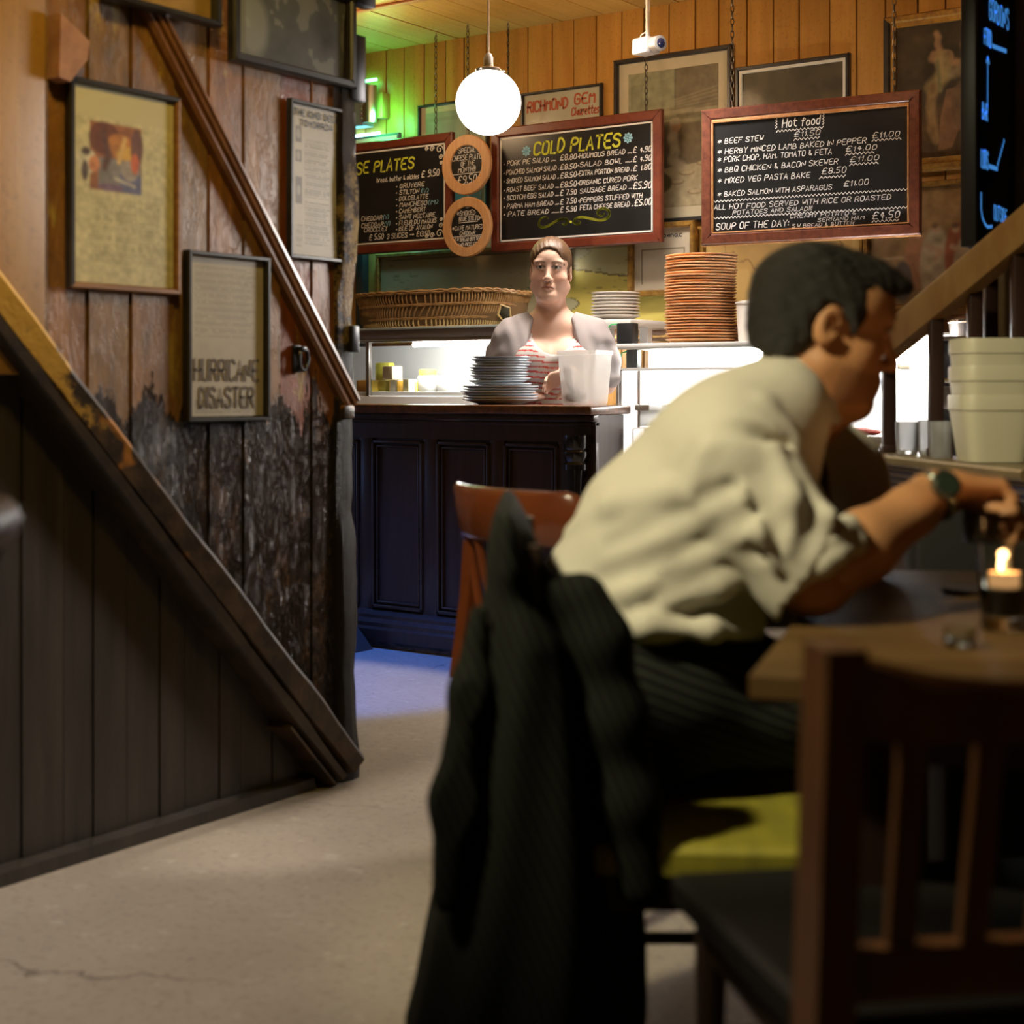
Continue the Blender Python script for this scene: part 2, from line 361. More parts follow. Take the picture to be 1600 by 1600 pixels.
def hand_sdf(S, Rm, t, curl=(30, 30, 30, 30), thumb=35, side=1, sc=1.0, spread=4):
    """a hand: wrist at the origin, fingers along +x, back up (+z); side=+1 puts the thumb at +y"""
    S.xf(Rm, t)
    q = lambda *p: tuple(np.array(p)*sc)
    S.cone(q(-.02, 0, 0), q(.015, 0, 0), .022*sc, .025*sc, .02, fl=1.3, fa=(0, 0, 1))
    for i, (y, L) in enumerate(((.030, .095), (.010, .1), (-.011, .096), (-.030, .086))): S.cone(q(.012, y*.55*side, 0), q(L*.88, y*side, 0), .015*sc, .0115*sc, .014)
    for i, (y, L, f) in enumerate(((.030, .083, .072), (.010, .087, .08), (-.011, .083, .074), (-.030, .075, .058))):
        a = 0.0; p = np.array((L, y, 0)); c = curl[i]; r = .0088; sp = R(spread)*(1.2-i)*side
        for j, s_ in enumerate((.45, .31, .24)):
            a += R(c)*(1.0, 1.25, .8)[j]; d = np.array((math.cos(a)*math.cos(sp), math.sin(sp)*math.cos(a), -math.sin(a)))
            n = p+d*f*s_; S.cone(q(p[0], p[1]*side, p[2]), q(n[0], n[1]*side, n[2]), (r+.0006)*sc, r*sc, .003); p = n; r *= .93
    c = R(thumb); p = np.array((.022, .026, -.006)); a = c
    for j, (L, r) in enumerate(((.042, .0135), (.032, .0105), (.026, .0093))):
        d = np.array((math.cos(a), math.sin(a)*.85, -.35)); d /= np.linalg.norm(d); n = p+d*L; S.cone(q(p[0], p[1]*side, p[2]), q(n[0], n[1]*side, n[2]), r*1.05*sc, r*.95*sc, .006); p = n; a -= R(14)
    S.xf()
# ------------------------------------------------------------------ stroke lettering
GL = {}
for ln in """A 00 26 40;12 32|B 00 06 26 35 34 23 03;23 42 41 30 00|C 45 36 16 05 01 10 30 41|D 00 06 26 44 42 20 00|E 46 06 00 40;03 33|F 46 06 00;03 33
G 45 36 16 05 01 10 30 41 43 23|H 00 06;40 46;03 43|I 00 06|J 36 31 20 10 01|K 00 06;46 03 40|L 06 00 30|M 00 06 23 46 40|N 00 06 40 46|O 16 05 01 10 30 41 45 36 16
P 00 06 36 45 44 33 03|Q 16 05 01 10 30 41 45 36 16;22 40|R 00 06 36 45 44 33 03;23 40|S 45 36 16 05 04 33 42 41 30 10 01|T 06 46;26 20|U 06 01 10 30 41 46|V 06 20 46
W 06 10 24 30 46|X 06 40;00 46|Y 06 23 46;23 20|Z 06 46 00 40|0 16 05 01 10 20 31 35 26 16|1 04 16 10|2 05 16 26 35 34 00 30|3 05 16 26 35 34 23 13;23 32 31 20 10 01
4 20 26 02 32|5 36 06 03 23 32 31 20 00|6 35 26 16 03 01 10 20 31 32 23 03|7 06 36 10|8 13 04 05 16 26 35 34 23 13 02 01 10 20 31 32 23|9 33 13 04 05 16 26 35 32 20 00
£ 45 36 26 15 13 11 00 40;03 33|. 00 01|, 11 00|: 01 02;04 05|( 16 04 02 10|) 06 14 12 00|! 06 02;00 01|& 40 05 16 25 02 11 20 42|* 21 25;02 44;04 42|- 03 33|> 03 73;54 73 52|' 06 05|^ 02 12 13 03 02
a 34 14 03 01 10 20 33;34 31 40|b 06 00 20 31 33 24 03|c 34 14 03 01 10 30|d 36 30 10 01 03 14 34|e 02 32 33 24 14 03 01 10 30|f 35 26 16 15 10;04 24|g 33 13 02 11 31;34 30|h 06 00;03 14 24 33 30
i 00 04;06 05|k 06 00;34 02 30|l 06 00|n 04 00;03 14 24 33 30|o 14 03 01 10 20 31 33 24 14|p 04 00;04 24 33 32 21 01|r 04 00;03 14 24|s 34 14 03 31 20 00|t 16 11 20 30;04 34|u 04 01 10 20 34;34 30|v 04 20 44""".replace('\n', '|').split('|'):
    GL[ln[0]] = [[(int(p[0]), int(p[1])) for p in s.split()] for s in ln[2:].split(';')]
def ribbon(g, pts, wd, y=0.0, th=.0008):
    """a flat raised stroke in the local x-z plane, facing -y"""
    n = len(pts)
    if n < 2: return
    L = []; Rr = []
    for i in range(n):
        a = pts[max(i-1, 0)]; b = pts[min(i+1, n-1)]; dx, dz = b[0]-a[0], b[1]-a[1]; l = math.hypot(dx, dz) or 1; nx, nz = -dz/l, dx/l
        e = 0 if 0 < i < n-1 else (-1 if i == 0 else 1)*wd*.35; ex, ez = dx/l*e, dz/l*e
        L.append((pts[i][0]+nx*wd/2+ex, y-th, pts[i][1]+nz*wd/2+ez)); Rr.append((pts[i][0]-nx*wd/2+ex, y-th, pts[i][1]-nz*wd/2+ez))
    g.add(L+Rr, [(i, i+1, n+i+1, n+i) for i in range(n-1)])
def chaikin(p):
    if len(p) < 3: return p
    o = [p[0]]
    for a, b in zip(p[:-1], p[1:]): o += [(a[0]*.75+b[0]*.25, a[1]*.75+b[1]*.25), (a[0]*.25+b[0]*.75, a[1]*.25+b[1]*.75)]
    return o+[p[-1]]
def write(g, s, x, z, h, width=None, wd=None, jit=.35, slant=.08, y=0.0, gap=1.6):
    """letters from x, baseline z, cap height h, squeezed to width"""
    wd = wd or h*.15; cur = 0; items = []
    for ch in s:
        if ch == ' ': cur += 3.0; continue
        gl = GL.get(ch) or GL.get(ch.upper())
        if not gl: cur += 2; continue
        mw = max(p[0] for st in gl for p in st); items.append((gl, cur)); cur += mw+gap
    tot = max(cur-gap, 1); u = h/6; sx = (width/tot) if width else u*.8
    for gl, c in items:
        jz = random.uniform(-jit, jit)*.5; js = 1+random.uniform(-jit, jit)*.15
        for st in gl:
            p = [((c+q[0]+(q[1]*slant*2))*sx, (q[1]*js+jz)*u) for q in st]; closed = len(st) > 5
            ribbon(g, [(x+a, z+b) for a, b in (chaikin(p) if len(p) > 3 else p)], wd, y)
def zigzag(g, x0, x1, z, a, wd, y=0.0, step=None):
    step = step or a*1.6; n = max(2, int((x1-x0)/step)); ribbon(g, [(x0+(x1-x0)*i/n, z+(a/2 if i % 2 else -a/2)) for i in range(n+1)], wd, y)
# ------------------------------------------------------------------ painted pictures: colour per grid point
class Canvas:
    def __init__(s, w, h, n, bg): s.nx = n; s.ny = max(4, int(n*h/w)); s.w, s.h = w, h; s.X, s.Y = np.meshgrid(np.linspace(0, 1, s.nx), np.linspace(0, 1, s.ny)); s.c = np.ones((s.ny, s.nx, 3))*np.array(bg)
    def mix(s, m, col, a=1.0): m = (np.asarray(m, float)*a)[..., None]; s.c = s.c*(1-m)+np.array(col)*m; return s
    def rect(s, x0, y0, x1, y1, col, a=1.0): return s.mix((s.X >= x0) & (s.X <= x1) & (s.Y >= y0) & (s.Y <= y1), col, a)
    def ell(s, x, y, rx, ry, col, a=1.0, rot=0.0, soft=.15):
        dx, dy = s.X-x, (s.Y-y); asp = s.h/s.w; dy = dy*asp; cr, sr = math.cos(R(rot)), math.sin(R(rot)); p = dx*cr+dy*sr; q = -dx*sr+dy*cr
        d = np.sqrt((p/rx)**2+(q/(ry*asp))**2); return s.mix(np.clip((1+soft-d)/soft/1.0, 0, 1), col, a)
    def poly(s, pts, col, a=1.0):
        ins = np.zeros(s.X.shape, bool); n = len(pts)
        for i in range(n):
            (x0, y0), (x1, y1) = pts[i], pts[(i+1) % n]
            if y0 == y1: continue
            cnd = ((y0 > s.Y) != (y1 > s.Y)) & (s.X < (x1-x0)*(s.Y-y0)/(y1-y0)+x0); ins ^= cnd
        return s.mix(ins, col, a)
    def line(s, pts, wd, col, a=1.0):
        asp = s.h/s.w
        for (x0, y0), (x1, y1) in zip(pts[:-1], pts[1:]):
            dx, dy = x1-x0, (y1-y0)*asp; L = dx*dx+dy*dy+1e-12; t = np.clip(((s.X-x0)*dx+(s.Y-y0)*asp*dy)/L, 0, 1)
            d = np.hypot(s.X-x0-t*dx, (s.Y-y0)*asp-t*dy); s.mix(np.clip(1.5-d/wd, 0, 1), col, a)
        return s
    def noise(s, amp, n=8, seed=0, sx=1, sy=1):
        r = np.random.default_rng(seed); t = np.zeros(s.X.shape)
        for o in range(4):
            k = n*2**o; gx = max(2, int(k*sx)); gy = max(2, int(k*s.h/s.w*sy)); g = r.uniform(-1, 1, (gy+2, gx+2)); x = s.X*gx; y = s.Y*gy; i = x.astype(int); j = y.astype(int); fx = x-i; fy = y-j
            fx = fx*fx*(3-2*fx); fy = fy*fy*(3-2*fy)
            t += (g[j, i]*(1-fx)*(1-fy)+g[j, i+1]*fx*(1-fy)+g[j+1, i]*(1-fx)*fy+g[j+1, i+1]*fx*fy)/2**o
        s.last = t; s.c = np.clip(s.c*(1+amp*t[..., None]), 0, 1); return s
    def blur(s, n=3):
        for _ in range(n):
            p = np.pad(s.c, ((1, 1), (1, 1), (0, 0)), 'edge'); s.c = (p[:-2, 1:-1]+p[2:, 1:-1]+p[1:-1, :-2]+p[1:-1, 2:]+2*s.c)/6
        return s
    def lines(s, x0, y0, x1, y1, n, col, a=.5, seed=1, duty=.5):          # lines of small print
        r = np.random.default_rng(seed); k = (s.Y-y0)/(y1-y0)*n; i = np.clip(k.astype(int), 0, n-1); e = x1-(x1-x0)*r.uniform(0, .2, n)[i]
        gap = r.uniform(0, 1, (n, 40))[i, np.clip(((s.X-x0)/(x1-x0)*39).astype(int), 0, 39)] > .12
        return s.mix((s.X >= x0) & (s.X <= e) & (s.Y >= y0) & (s.Y <= y1) & ((k % 1) < duty) & gap, col, a)
    def geo(s, y=0.0):
        g = G(); V = np.stack([(s.X-.5)*s.w, np.full(s.X.shape, y), (.5-s.Y)*s.h], -1).reshape(-1, 3)
        a = (np.arange(s.ny-1)[:, None]*s.nx+np.arange(s.nx-1)[None]).ravel(); g.v = V; g.f = np.stack([a, a+s.nx, a+s.nx+1, a+1], 1); return g, s.c.reshape(-1, 3)
# ================================================================== MATERIALS
def wall_left_mat(lower=False):
    m, nt, b = newmat('worn_lower_panelling' if lower else 'worn_varnished_planks'); p = pos(nt)
    rnd = nd(nt, 'ShaderNodeObjectInfo').outputs['Random']; g = noise(nt, 3.2, p, 6, .65, (6, 6, .5)); big = noise(nt, 2.2, p, 3, .5)
    fine = noise(nt, 28, p, 5, .7, (1, 1, .35))
    if lower:
        c = mixc(nt, ramp(nt, g, [(.35, 0), (.7, 1)]), (.022, .018, .014), (.05, .04, .03)); nt.links.new(c, b.inputs['Base Color']); b.inputs['Roughness'].default_value = .42
        bump(nt, b, fine, .35, .004); return m
    wood = mixc(nt, ramp(nt, g, [(.3, 0), (.7, 1)]), (.14, .05, .012), (.36, .155, .04))
    red = mixc(nt, ramp(nt, rnd, [(.55, 0), (.75, 1)]), wood, (.22, .055, .014)); red = mixc(nt, math_(nt, 'MULTIPLY', ramp(nt, rnd, [(.15, 1), (.3, 0)]), .6), red, (.20, .125, .045))
    yel = mixc(nt, ramp(nt, noise(nt, 5, p, 5, .7, (1.5, 1.5, .6)), [(.60, 0), (.66, 1)]), red, (.38, .25, .06))
    grime = mixc(nt, ramp(nt, fine, [(.3, .55), (.6, 0)]), yel, (.03, .018, .01))
    sx = nd(nt, 'ShaderNodeSeparateXYZ'); nt.links.new(p, sx.inputs[0])
    h = math_(nt, 'ADD', sx.outputs[2], math_(nt, 'MULTIPLY', math_(nt, 'SUBTRACT', noise(nt, 4, p, 6, .75, (3, 3, .7)), .5), .55))
    h = math_(nt, 'ADD', h, math_(nt, 'MULTIPLY', sx.outputs[1], -.0))
    blk = ramp(nt, h, [(.98, 1), (1.06, 0)])
    blackc = mixc(nt, ramp(nt, noise(nt, 9, p, 6, .8, (1, 1, .5)), [(.52, 0), (.66, 1)]), (.026, .018, .014), (.085, .044, .020))
    fin = mixc(nt, blk, grime, blackc); nt.links.new(fin, b.inputs['Base Color'])
    nt.links.new(ramp(nt, blk, [(0, .40), (1, .12)]), b.inputs['Roughness'])
    vor = math_(nt, 'ADD', math_(nt, 'MULTIPLY', noise(nt, 52, p, 5, .7, (1, 1, .35), .8), .6), math_(nt, 'MULTIPLY', ramp(nt, noise(nt, 17, p, 6, .8, (1, 1, .45), .5), [(.47, 0), (.53, 1)]), .55)); hh = math_(nt, 'MULTIPLY', vor, math_(nt, 'ADD', math_(nt, 'MULTIPLY', blk, 1.0), .07))
    bump(nt, b, hh, 1.0, .022); return m
def beam_mat():
    m, nt, b = newmat('worn_painted_timber'); p = pos(nt); g = noise(nt, 7, p, 6, .7)
    c = mixc(nt, ramp(nt, noise(nt, 14, p, 4, .6), [(.4, 0), (.6, 1)]), (.024, .016, .010), (.070, .040, .02))
    sx = nd(nt, 'ShaderNodeSeparateXYZ'); nt.links.new(p, sx.inputs[0])
    t = ramp(nt, math_(nt, 'ADD', math_(nt, 'MULTIPLY', sx.outputs[2], .5), math_(nt, 'MULTIPLY', g, .5)), [(.765, 0), (.80, 1)]); t2 = ramp(nt, noise(nt, 6, p, 3), [(.60, 0), (.64, 1)])
    c = mixc(nt, math_(nt, 'MULTIPLY', t2, ramp(nt, sx.outputs[2], [(.6, 0), (.68, 1)])), c, (.32, .13, .02)); c = mixc(nt, t, c, (.42, .24, .04)); nt.links.new(c, b.inputs['Base Color']); b.inputs['Roughness'].default_value = .38
    bump(nt, b, g, .5, .012); return m
def plank_mat(name, c, c2, vert=True, rough=.45, rnd=.25):
    m, nt, b = newmat(name); p = pos(nt); g = noise(nt, 2.5, p, 6, .65, (9, 9, .7) if vert else (9, .7, 9)); f = noise(nt, 60, p, 3, .7)
    col = mixc(nt, ramp(nt, g, [(.3, 0), (.7, 1)]), c, c2); col = mixc(nt, ramp(nt, f, [(.25, .5), (.45, 0)]), col, tuple(x*.4 for x in c))
    h = nd(nt, 'ShaderNodeHueSaturation'); r = nd(nt, 'ShaderNodeObjectInfo').outputs['Random']; nt.links.new(math_(nt, 'ADD', math_(nt, 'MULTIPLY', r, rnd), 1-rnd/2), h.inputs['Value']); nt.links.new(col, h.inputs['Color'])
    nt.links.new(h.outputs[0], b.inputs['Base Color']); b.inputs['Roughness'].default_value = rough; bump(nt, b, f, .15, .003); return m
def floor_mat():
    m, nt, b = newmat('worn_concrete_floor'); p = pos(nt)
    a = noise(nt, 1.3, p, 5, .6); f = noise(nt, 45, p, 5, .75); c = mixc(nt, ramp(nt, a, [(.3, 0), (.7, 1)]), (.30, .255, .205), (.40, .35, .29))
    c = mixc(nt, ramp(nt, f, [(.28, .7), (.48, 0)]), c, (.17, .14, .11)); c = mixc(nt, ramp(nt, noise(nt, 18, p, 3), [(.6, 0), (.75, .5)]), c, (.52, .47, .40))
    v = nd(nt, 'ShaderNodeTexVoronoi', feature='DISTANCE_TO_EDGE'); v.inputs['Scale'].default_value = .85
    w_ = nd(nt, 'ShaderNodeMapping'); nt.links.new(p, w_.inputs[0]); ad = nd(nt, 'ShaderNodeVectorMath', operation='ADD'); nz = nd(nt, 'ShaderNodeTexNoise'); nz.inputs['Scale'].default_value = 5; nz.inputs['Detail'].default_value = 6; nt.links.new(p, nz.inputs['Vector'])
    sc_ = nd(nt, 'ShaderNodeVectorMath', operation='SCALE'); sc_.inputs['Scale'].default_value = .35; nt.links.new(nz.outputs['Color'], sc_.inputs[0]); nt.links.new(w_.outputs[0], ad.inputs[0]); nt.links.new(sc_.outputs[0], ad.inputs[1]); nt.links.new(ad.outputs[0], v.inputs['Vector'])
    cr = ramp(nt, v.outputs['Distance'], [(0, 1), (.006, 0)]); cm = math_(nt, 'MULTIPLY', cr, ramp(nt, noise(nt, 1.1, p, 2), [(.48, 0), (.56, .8)]))
    c = mixc(nt, cm, c, (.09, .07, .055)); nt.links.new(c, b.inputs['Base Color']); b.inputs['Roughness'].default_value = .62
    bump(nt, b, math_(nt, 'SUBTRACT', f, cm), .3, .008); return m
lit_tube_m = M('lit_tube', (1, 1, 1), .5, emit=(1.0, .97, .93), es=200)
MT = dict(
    left=wall_left_mat(), leftlow=wall_left_mat(True), beam=beam_mat(), floor=floor_mat(),
    back=plank_mat('ochre_painted_planks', (.40, .19, .035), (.52, .27, .06)), ceil=plank_mat('ochre_ceiling_planks', (.42, .24, .05), (.55, .33, .09), False),
    gap=M('dark_gap', (.035, .018, .006), .9), gapc=M('pale_ceiling_joint', (.50, .26, .09), .8), mould=plank_mat('brown_varnished_moulding', (.10, .04, .015), (.20, .085, .03), rough=.3),
    darkwood=M('dark_stained_wood', (.032, .017, .011), .34, c2=(.050, .027, .018), sc=6, st=(8, 8, .6), bp=.12, coat=.15), ctop=M('worn_counter_top', (.22, .085, .03), .3, c2=(.10, .04, .015), sc=40, bp=.4, coat=.4),
    black=M('black_paint', (.012, .012, .013), .45), blackfr=M('black_picture_frame', (.016, .014, .013), .35, c2=(.03, .026, .022), sc=20), gilt=M('aged_gilt', (.42, .24, .05), .38, .55, c2=(.22, .11, .03), sc=30, bp=.3),
    oak=M('oak_frame', (.28, .13, .035), .4, c2=(.20, .085, .02), sc=10, st=(1, 1, 8)), glass=glass('picture_glass', rough=.02, ior=1.35), cglass=glass('clear_glass', (.97, .99, .98), ior=1.5), tglass=M('tumbler_glass', (.88, .92, .86), .04, trans=1.0), bglass=glass('old_picture_glass', rough=.12, ior=1.16), haze=M('hazy_glass', (.82, .84, .88), .12, trans=.7), dglass=glass('dark_glass', (.45, .42, .40), ior=1.7),
    mahog=M('mahogany_frame', (.115, .022, .010), .38, c2=(.17, .04, .018), sc=14, bp=.15), worn=M('worn_red_brown_frame', (.15, .045, .022), .35, c2=(.08, .022, .012), sc=34, bp=.3), woodlip=M('bare_wood_edge', (.55, .27, .10), .6, c2=(.38, .16, .05), sc=30), chalkb=M('chalkboard_black', (.012, .012, .012), .28, c2=(.018, .018, .018), sc=5), chalk=M('white_chalk_pen', (.78, .77, .74), .8), lime=M('lime_chalk_pen', (.56, .60, .05), .8), sky=M('sky_blue_chalk_pen', (.30, .62, .80), .8), beech=M('beech_wood', (.62, .36, .17), .5, c2=(.54, .29, .13), sc=12, st=(8, 1, 1)),
    chain=M('dull_steel_chain', (.10, .08, .06), .4, .8), steel=M('brushed_steel', (.55, .52, .48), .28, 1.0), chrome=M('chrome', (.8, .8, .8), .12, 1.0), white=M('white_enamel', (.80, .80, .78), .35), plast=M('white_plastic', (.62, .60, .50), .5), plastw=M('clean_white_plastic', (.82, .79, .74), .45),
    pine=M('varnished_pine', (.42, .25, .085), .5, c2=(.33, .17, .05), sc=5, st=(3, 3, 1), bp=.1), redchair=M('glossy_red_brown_wood', (.17, .045, .014), .2, c2=(.11, .026, .008), sc=5, coat=.6), iron=M('black_iron', (.02, .02, .024), .35, .5),
    panel=M('recess_panel_wood', (.040, .022, .016), .36, c2=(.055, .030, .021), sc=5, st=(8, 8, .6), bp=.1))
# ================================================================== ROOM SHELL
XW, YC, YB, ZC = -2.675, 3.07, 6.10, 2.77           # left wall plane, its corner, back wall plane, ceiling
fl = struct('floor', G().box(-8, 4, -3, 6.3, -.1, 0), MT['floor'])
wb = struct('wall_back', G().box(-6.4, 2.5, YB+.02, YB+.15, 0, ZC+.05), MT['gap'])
def child(name, g, m, par, **kw): return mk(name, g, m, par, **kw)
x = -6.35; i = 0
while x < 2.3:
    wd = .128+.012*math.sin(i*2.3); child('plank', G().box(x+.003, x+wd-.003, YB-.002*(i % 2), YB+.03, 0, ZC, .003), MT['back'], wb); x += wd; i += 1
ce = struct('ceiling', G().box(-8, 4, -3, 6.3, ZC+.02, ZC+.12), MT['gapc'])
x = -6.5; i = 0
while x < 3.6:
    wd = .21+.02*math.sin(i*1.7); child('ceiling_board', G().box(x+.004, x+wd-.004, -2.9, 6.12, ZC-.001*(i % 3), ZC+.03), MT['ceil'], ce); x += wd; i += 1
struct('trim_1', G().box(-6.3, 2.3, 5.36, 5.40, ZC-.012, ZC+.001, .004), M('copper_brown_batten', (.42, .17, .07), .5))
struct('wall_right', G().box(2.4, 2.5, -2.5, 6.1, 0, ZC), MT['leftlow']); struct('wall_far_left', G().box(-6.5, -6.4, 4.6, 6.2, 0, ZC), MT['back'])
# ------------------------------------------------------------------ left wall: planks cut along the raking timber
wl = struct('wall_left', G().box(XW-.12, XW-.045, .3, YC-.01, 0, ZC), MT['gap'])
a0 = onX(0, 505, XW); a1 = onX(535, 1205, XW); sl = (a1.z-a0.z)/(a1.y-a0.y)
zb = lambda y: a0.z+sl*(y-a0.y)                      # middle line of the lower raking timber
y = .32; i = 0
while y < YC-.005:
    wd = min(.118+.012*math.sin(i*1.9+1), YC-y); g_ = .003; y0, y1 = y+g_, y+wd-g_; pr = .004*((i*7) % 3-1)
    z0, z1 = max(zb(y0), .0), max(zb(y1), .0)
    if min(z0, z1) < ZC: child('plank', G().prism([(XW-.05, y0, min(z0, ZC-.01)), (XW-.05, y1, min(z1, ZC-.01)), (XW-.05, y1, ZC), (XW-.05, y0, ZC)], (.05+pr, 0, 0)), MT['left'], wl)
    y += wd; i += 1
y = .32; i = 0
while y < YC-.08:
    wd = min(.092+.02*math.sin(i*2.7), YC-.02-y); y0, y1 = y+.002, y+wd-.002
    if zb(y0) > .03: child('panel_board', G().prism([(XW-.05, y0, 0), (XW-.05, y1, 0), (XW-.05, y1, max(.01, min(ZC, zb(y1)))), (XW-.05, y0, min(ZC, zb(y0)))], (.018+.003*(i % 2), 0, 0)), MT['leftlow'], wl)
    y += wd; i += 1
def rake(name, u0, v0, u1, v1, wd, out, mat, prof, label, ext=.9, wob=0.0):
    """a moulding raking down the left wall; prof: (offset across 0..1, height proud 0..1)"""
    p, q = onX(u0, v0, XW), onX(u1, v1, XW); d = (q-p).normalized(); p = p-d*ext; n = Vector((0, d.z, -d.y));
    if n.z < 0: n = -n
    rings = []; N = 40 if wob else 2; r = random.Random(3)
    for k in range(N):
        c = p.lerp(q, k/(N-1)); wv = wob*math.sin(k*1.1)+wob*r.uniform(-1, 1)
        rings.append([c+n*((a-.5)*wd+wv*(1 if a > .5 else -.6))+Vector((XW-.04-c.x+(out*h+.04 if h else 0), 0, 0)) for a, h in prof])
    o = mk(name, G().loft(rings), mat, None); return o
T = Thing('stair_moulding', 'brown reeded moulding raking down from the top picture to the corner post', 'moulding', tuple(onX(550, 655, XW)))
def rakepart(th, name, *a, **kw):
    o = rake(name, *a, **kw)
    o.data.transform(Matrix.Translation(-Vector(th.off))); o.parent = th.o; return o
rakepart(T, 'reeded_rail', 222, 0, 543, 630, .062, .035, MT['mould'], [(0, 0), (0, .55), (.12, .8), (.28, .8), (.32, .45), (.38, .95), (.5, 1), (.58, .6), (.66, 1), (.8, .95), (.86, .5), (1, .45), (1, 0)], '')
g_ = G(); p = onX(545, 642, XW+.02); g_.box(p.x-.03, p.x+.012, p.y-.03, p.y+.012, p.z-.02, p.z+.015, .006); T.part('end_block', g_, MT['beam'])
T = Thing('stair_timber', 'wide worn raking timber with yellow paint patches reaching the floor at the corner', 'timber', (XW+.03, a1.y, 0))
rakepart(T, 'upper_rail', 0, 492, 537, 1190, .062, .062, MT['beam'], [(0, 0), (0, .7), (.08, .85), (.8, 1), (1, .82), (1, 0)], '', ext=1.4, wob=.002)
rakepart(T, 'lower_rail', -2, 538, 515, 1213, .030, .058, M('black_worn_timber', (.018, .013, .009), .36, c2=(.045, .028, .015), sc=14, bp=.5), [(0, 0), (0, .6), (.3, .85), (1, .9), (1, 0)], '', ext=1.4, wob=.002)
rakepart(T, 'edge_bead', 440, 1140, 505, 1222, .016, .045, MT['beam'], [(0, 0), (0, .7), (.3, 1), (.7, 1), (1, .7), (1, 0)], '', ext=.02)
g_ = G().prism([(XW-.045, .32, 0), (XW+.012, .32, 0), (XW+.008, .32, .028), (XW-.045, .32, .034)], (0, YC-.14-.32, 0)); struct('baseboard_left', g_, MT['leftlow'])
# corner post with a wavering worn edge
T = Thing('corner_post', 'worn dark corner post at the end of the plank wall', 'post', (XW, YC-.03, 0))
rr = random.Random(11); rings = []
for k in range(60):
    z = ZC*k/59; e = .006*math.sin(z*5.1)+.005*math.sin(z*13+1)+.004*rr.uniform(-1, 1); wv = .0 if z < .06 else 0
    y0 = YC-.060+.004*math.sin(z*7); y1 = YC+.012+e+(.012 if z < .05 else 0)
    rings.append([(XW-.14, y0, z), (XW+.012, y0, z), (XW+.022+e*.6, y0+.012, z), (XW+.026+e*.6, (y0+y1)/2, z), (XW+.020+e*.5, y1-.012, z), (XW+.004, y1, z), (XW-.14, y1, z)])
pm, nt, b = newmat('worn_post_paint'); p_ = pos(nt); s_ = nd(nt, 'ShaderNodeSeparateXYZ'); nt.links.new(p_, s_.inputs[0]); h_ = math_(nt, 'ADD', s_.outputs[2], math_(nt, 'MULTIPLY', math_(nt, 'SUBTRACT', noise(nt, 6, p_, 5, .7), .5), 1.0))
c_ = mixc(nt, ramp(nt, h_, [(.0, 0), (.01, 0), (.02, 0)]), (.02, .015, .012), (.02, .015, .012)); band = math_(nt, 'MULTIPLY', ramp(nt, math_(nt, 'MULTIPLY', h_, .4), [(.43, 0), (.47, 1), (.6, 1), (.64, 0)]), ramp(nt, noise(nt, 16, p_, 5, .8), [(.42, 0), (.52, 1)]))
nt.links.new(mixc(nt, band, c_, (.26, .18, .07)), b.inputs['Base Color']); b.inputs['Roughness'].default_value = .2; b.inputs['Specular IOR Level'].default_value = .22; bump(nt, b, noise(nt, 34, p_, 6, .8, (1, 1, .5)), 1.0, .02)
T.part('post', G().loft(rings), pm, smooth=50)
q = onX(560, 130, XW+.03); T.part('hinge_leaf', G().box(XW+.006, XW+.032, q.y-.028, q.y+.03, 1.78, 1.955, .004), MT['iron'])
q = onX(566, 8, XW+.04); T.part('bracket', G().box(XW+.01, XW+.05, q.y-.03, q.y+.045, 2.03, 2.2, .004), MT['iron'])
q = onX(559, 490, XW+.04); T.part('striker_plate', G().box(XW+.01, XW+.034, q.y-.014, q.y+.016, 1.12, 1.19, .004), MT['iron'])
# left post (yellow stile) and small bracket block, latch, knob
p, q = onX(0, 300, XW), onX(62, 300, XW); struct('trim_2', G().box(XW-.02, XW+.02, p.y-.35, q.y, zb(q.y), ZC, .005), plank_mat('ochre_stile_paint', (.30, .15, .03), (.40, .22, .05)))
p = onX(95, 85, XW); g_ = G().prism([(XW, p.y-.035, p.z+.075), (XW, p.y+.04, p.z+.03), (XW, p.y+.035, p.z-.01), (XW, p.y-.01, p.z-.065), (XW, p.y-.04, p.z-.06)], (.045, 0, 0))
single('wall_bracket', g_, M('pinkish_plaster_wood', (.42, .22, .15), .6, c2=(.30, .14, .09), sc=20, bp=.4), 'small chipped pinkish bracket block above the tan framed print', 'bracket', tuple(p), world=True)
p = onX(462, 560, XW); T = Thing('door_latch', 'black iron latch ring below the brown moulding', 'latch', tuple(p))
T.part('back_plate', G().box(XW, XW+.008, p.y-.016, p.y+.016, p.z-.036, p.z+.034, .003), MT['iron']); T.part('ring', G().tube([(XW+.02, p.y+.008+.016*math.cos(t), p.z-.002+.028*math.sin(t)) for t in [k*math.pi/8 for k in range(16)]], .005, 8, True), MT['iron']); T.part('pivot', G().box(XW+.004, XW+.028, p.y-.008, p.y+.012, p.z+.016, p.z+.03, .003), MT['iron'])
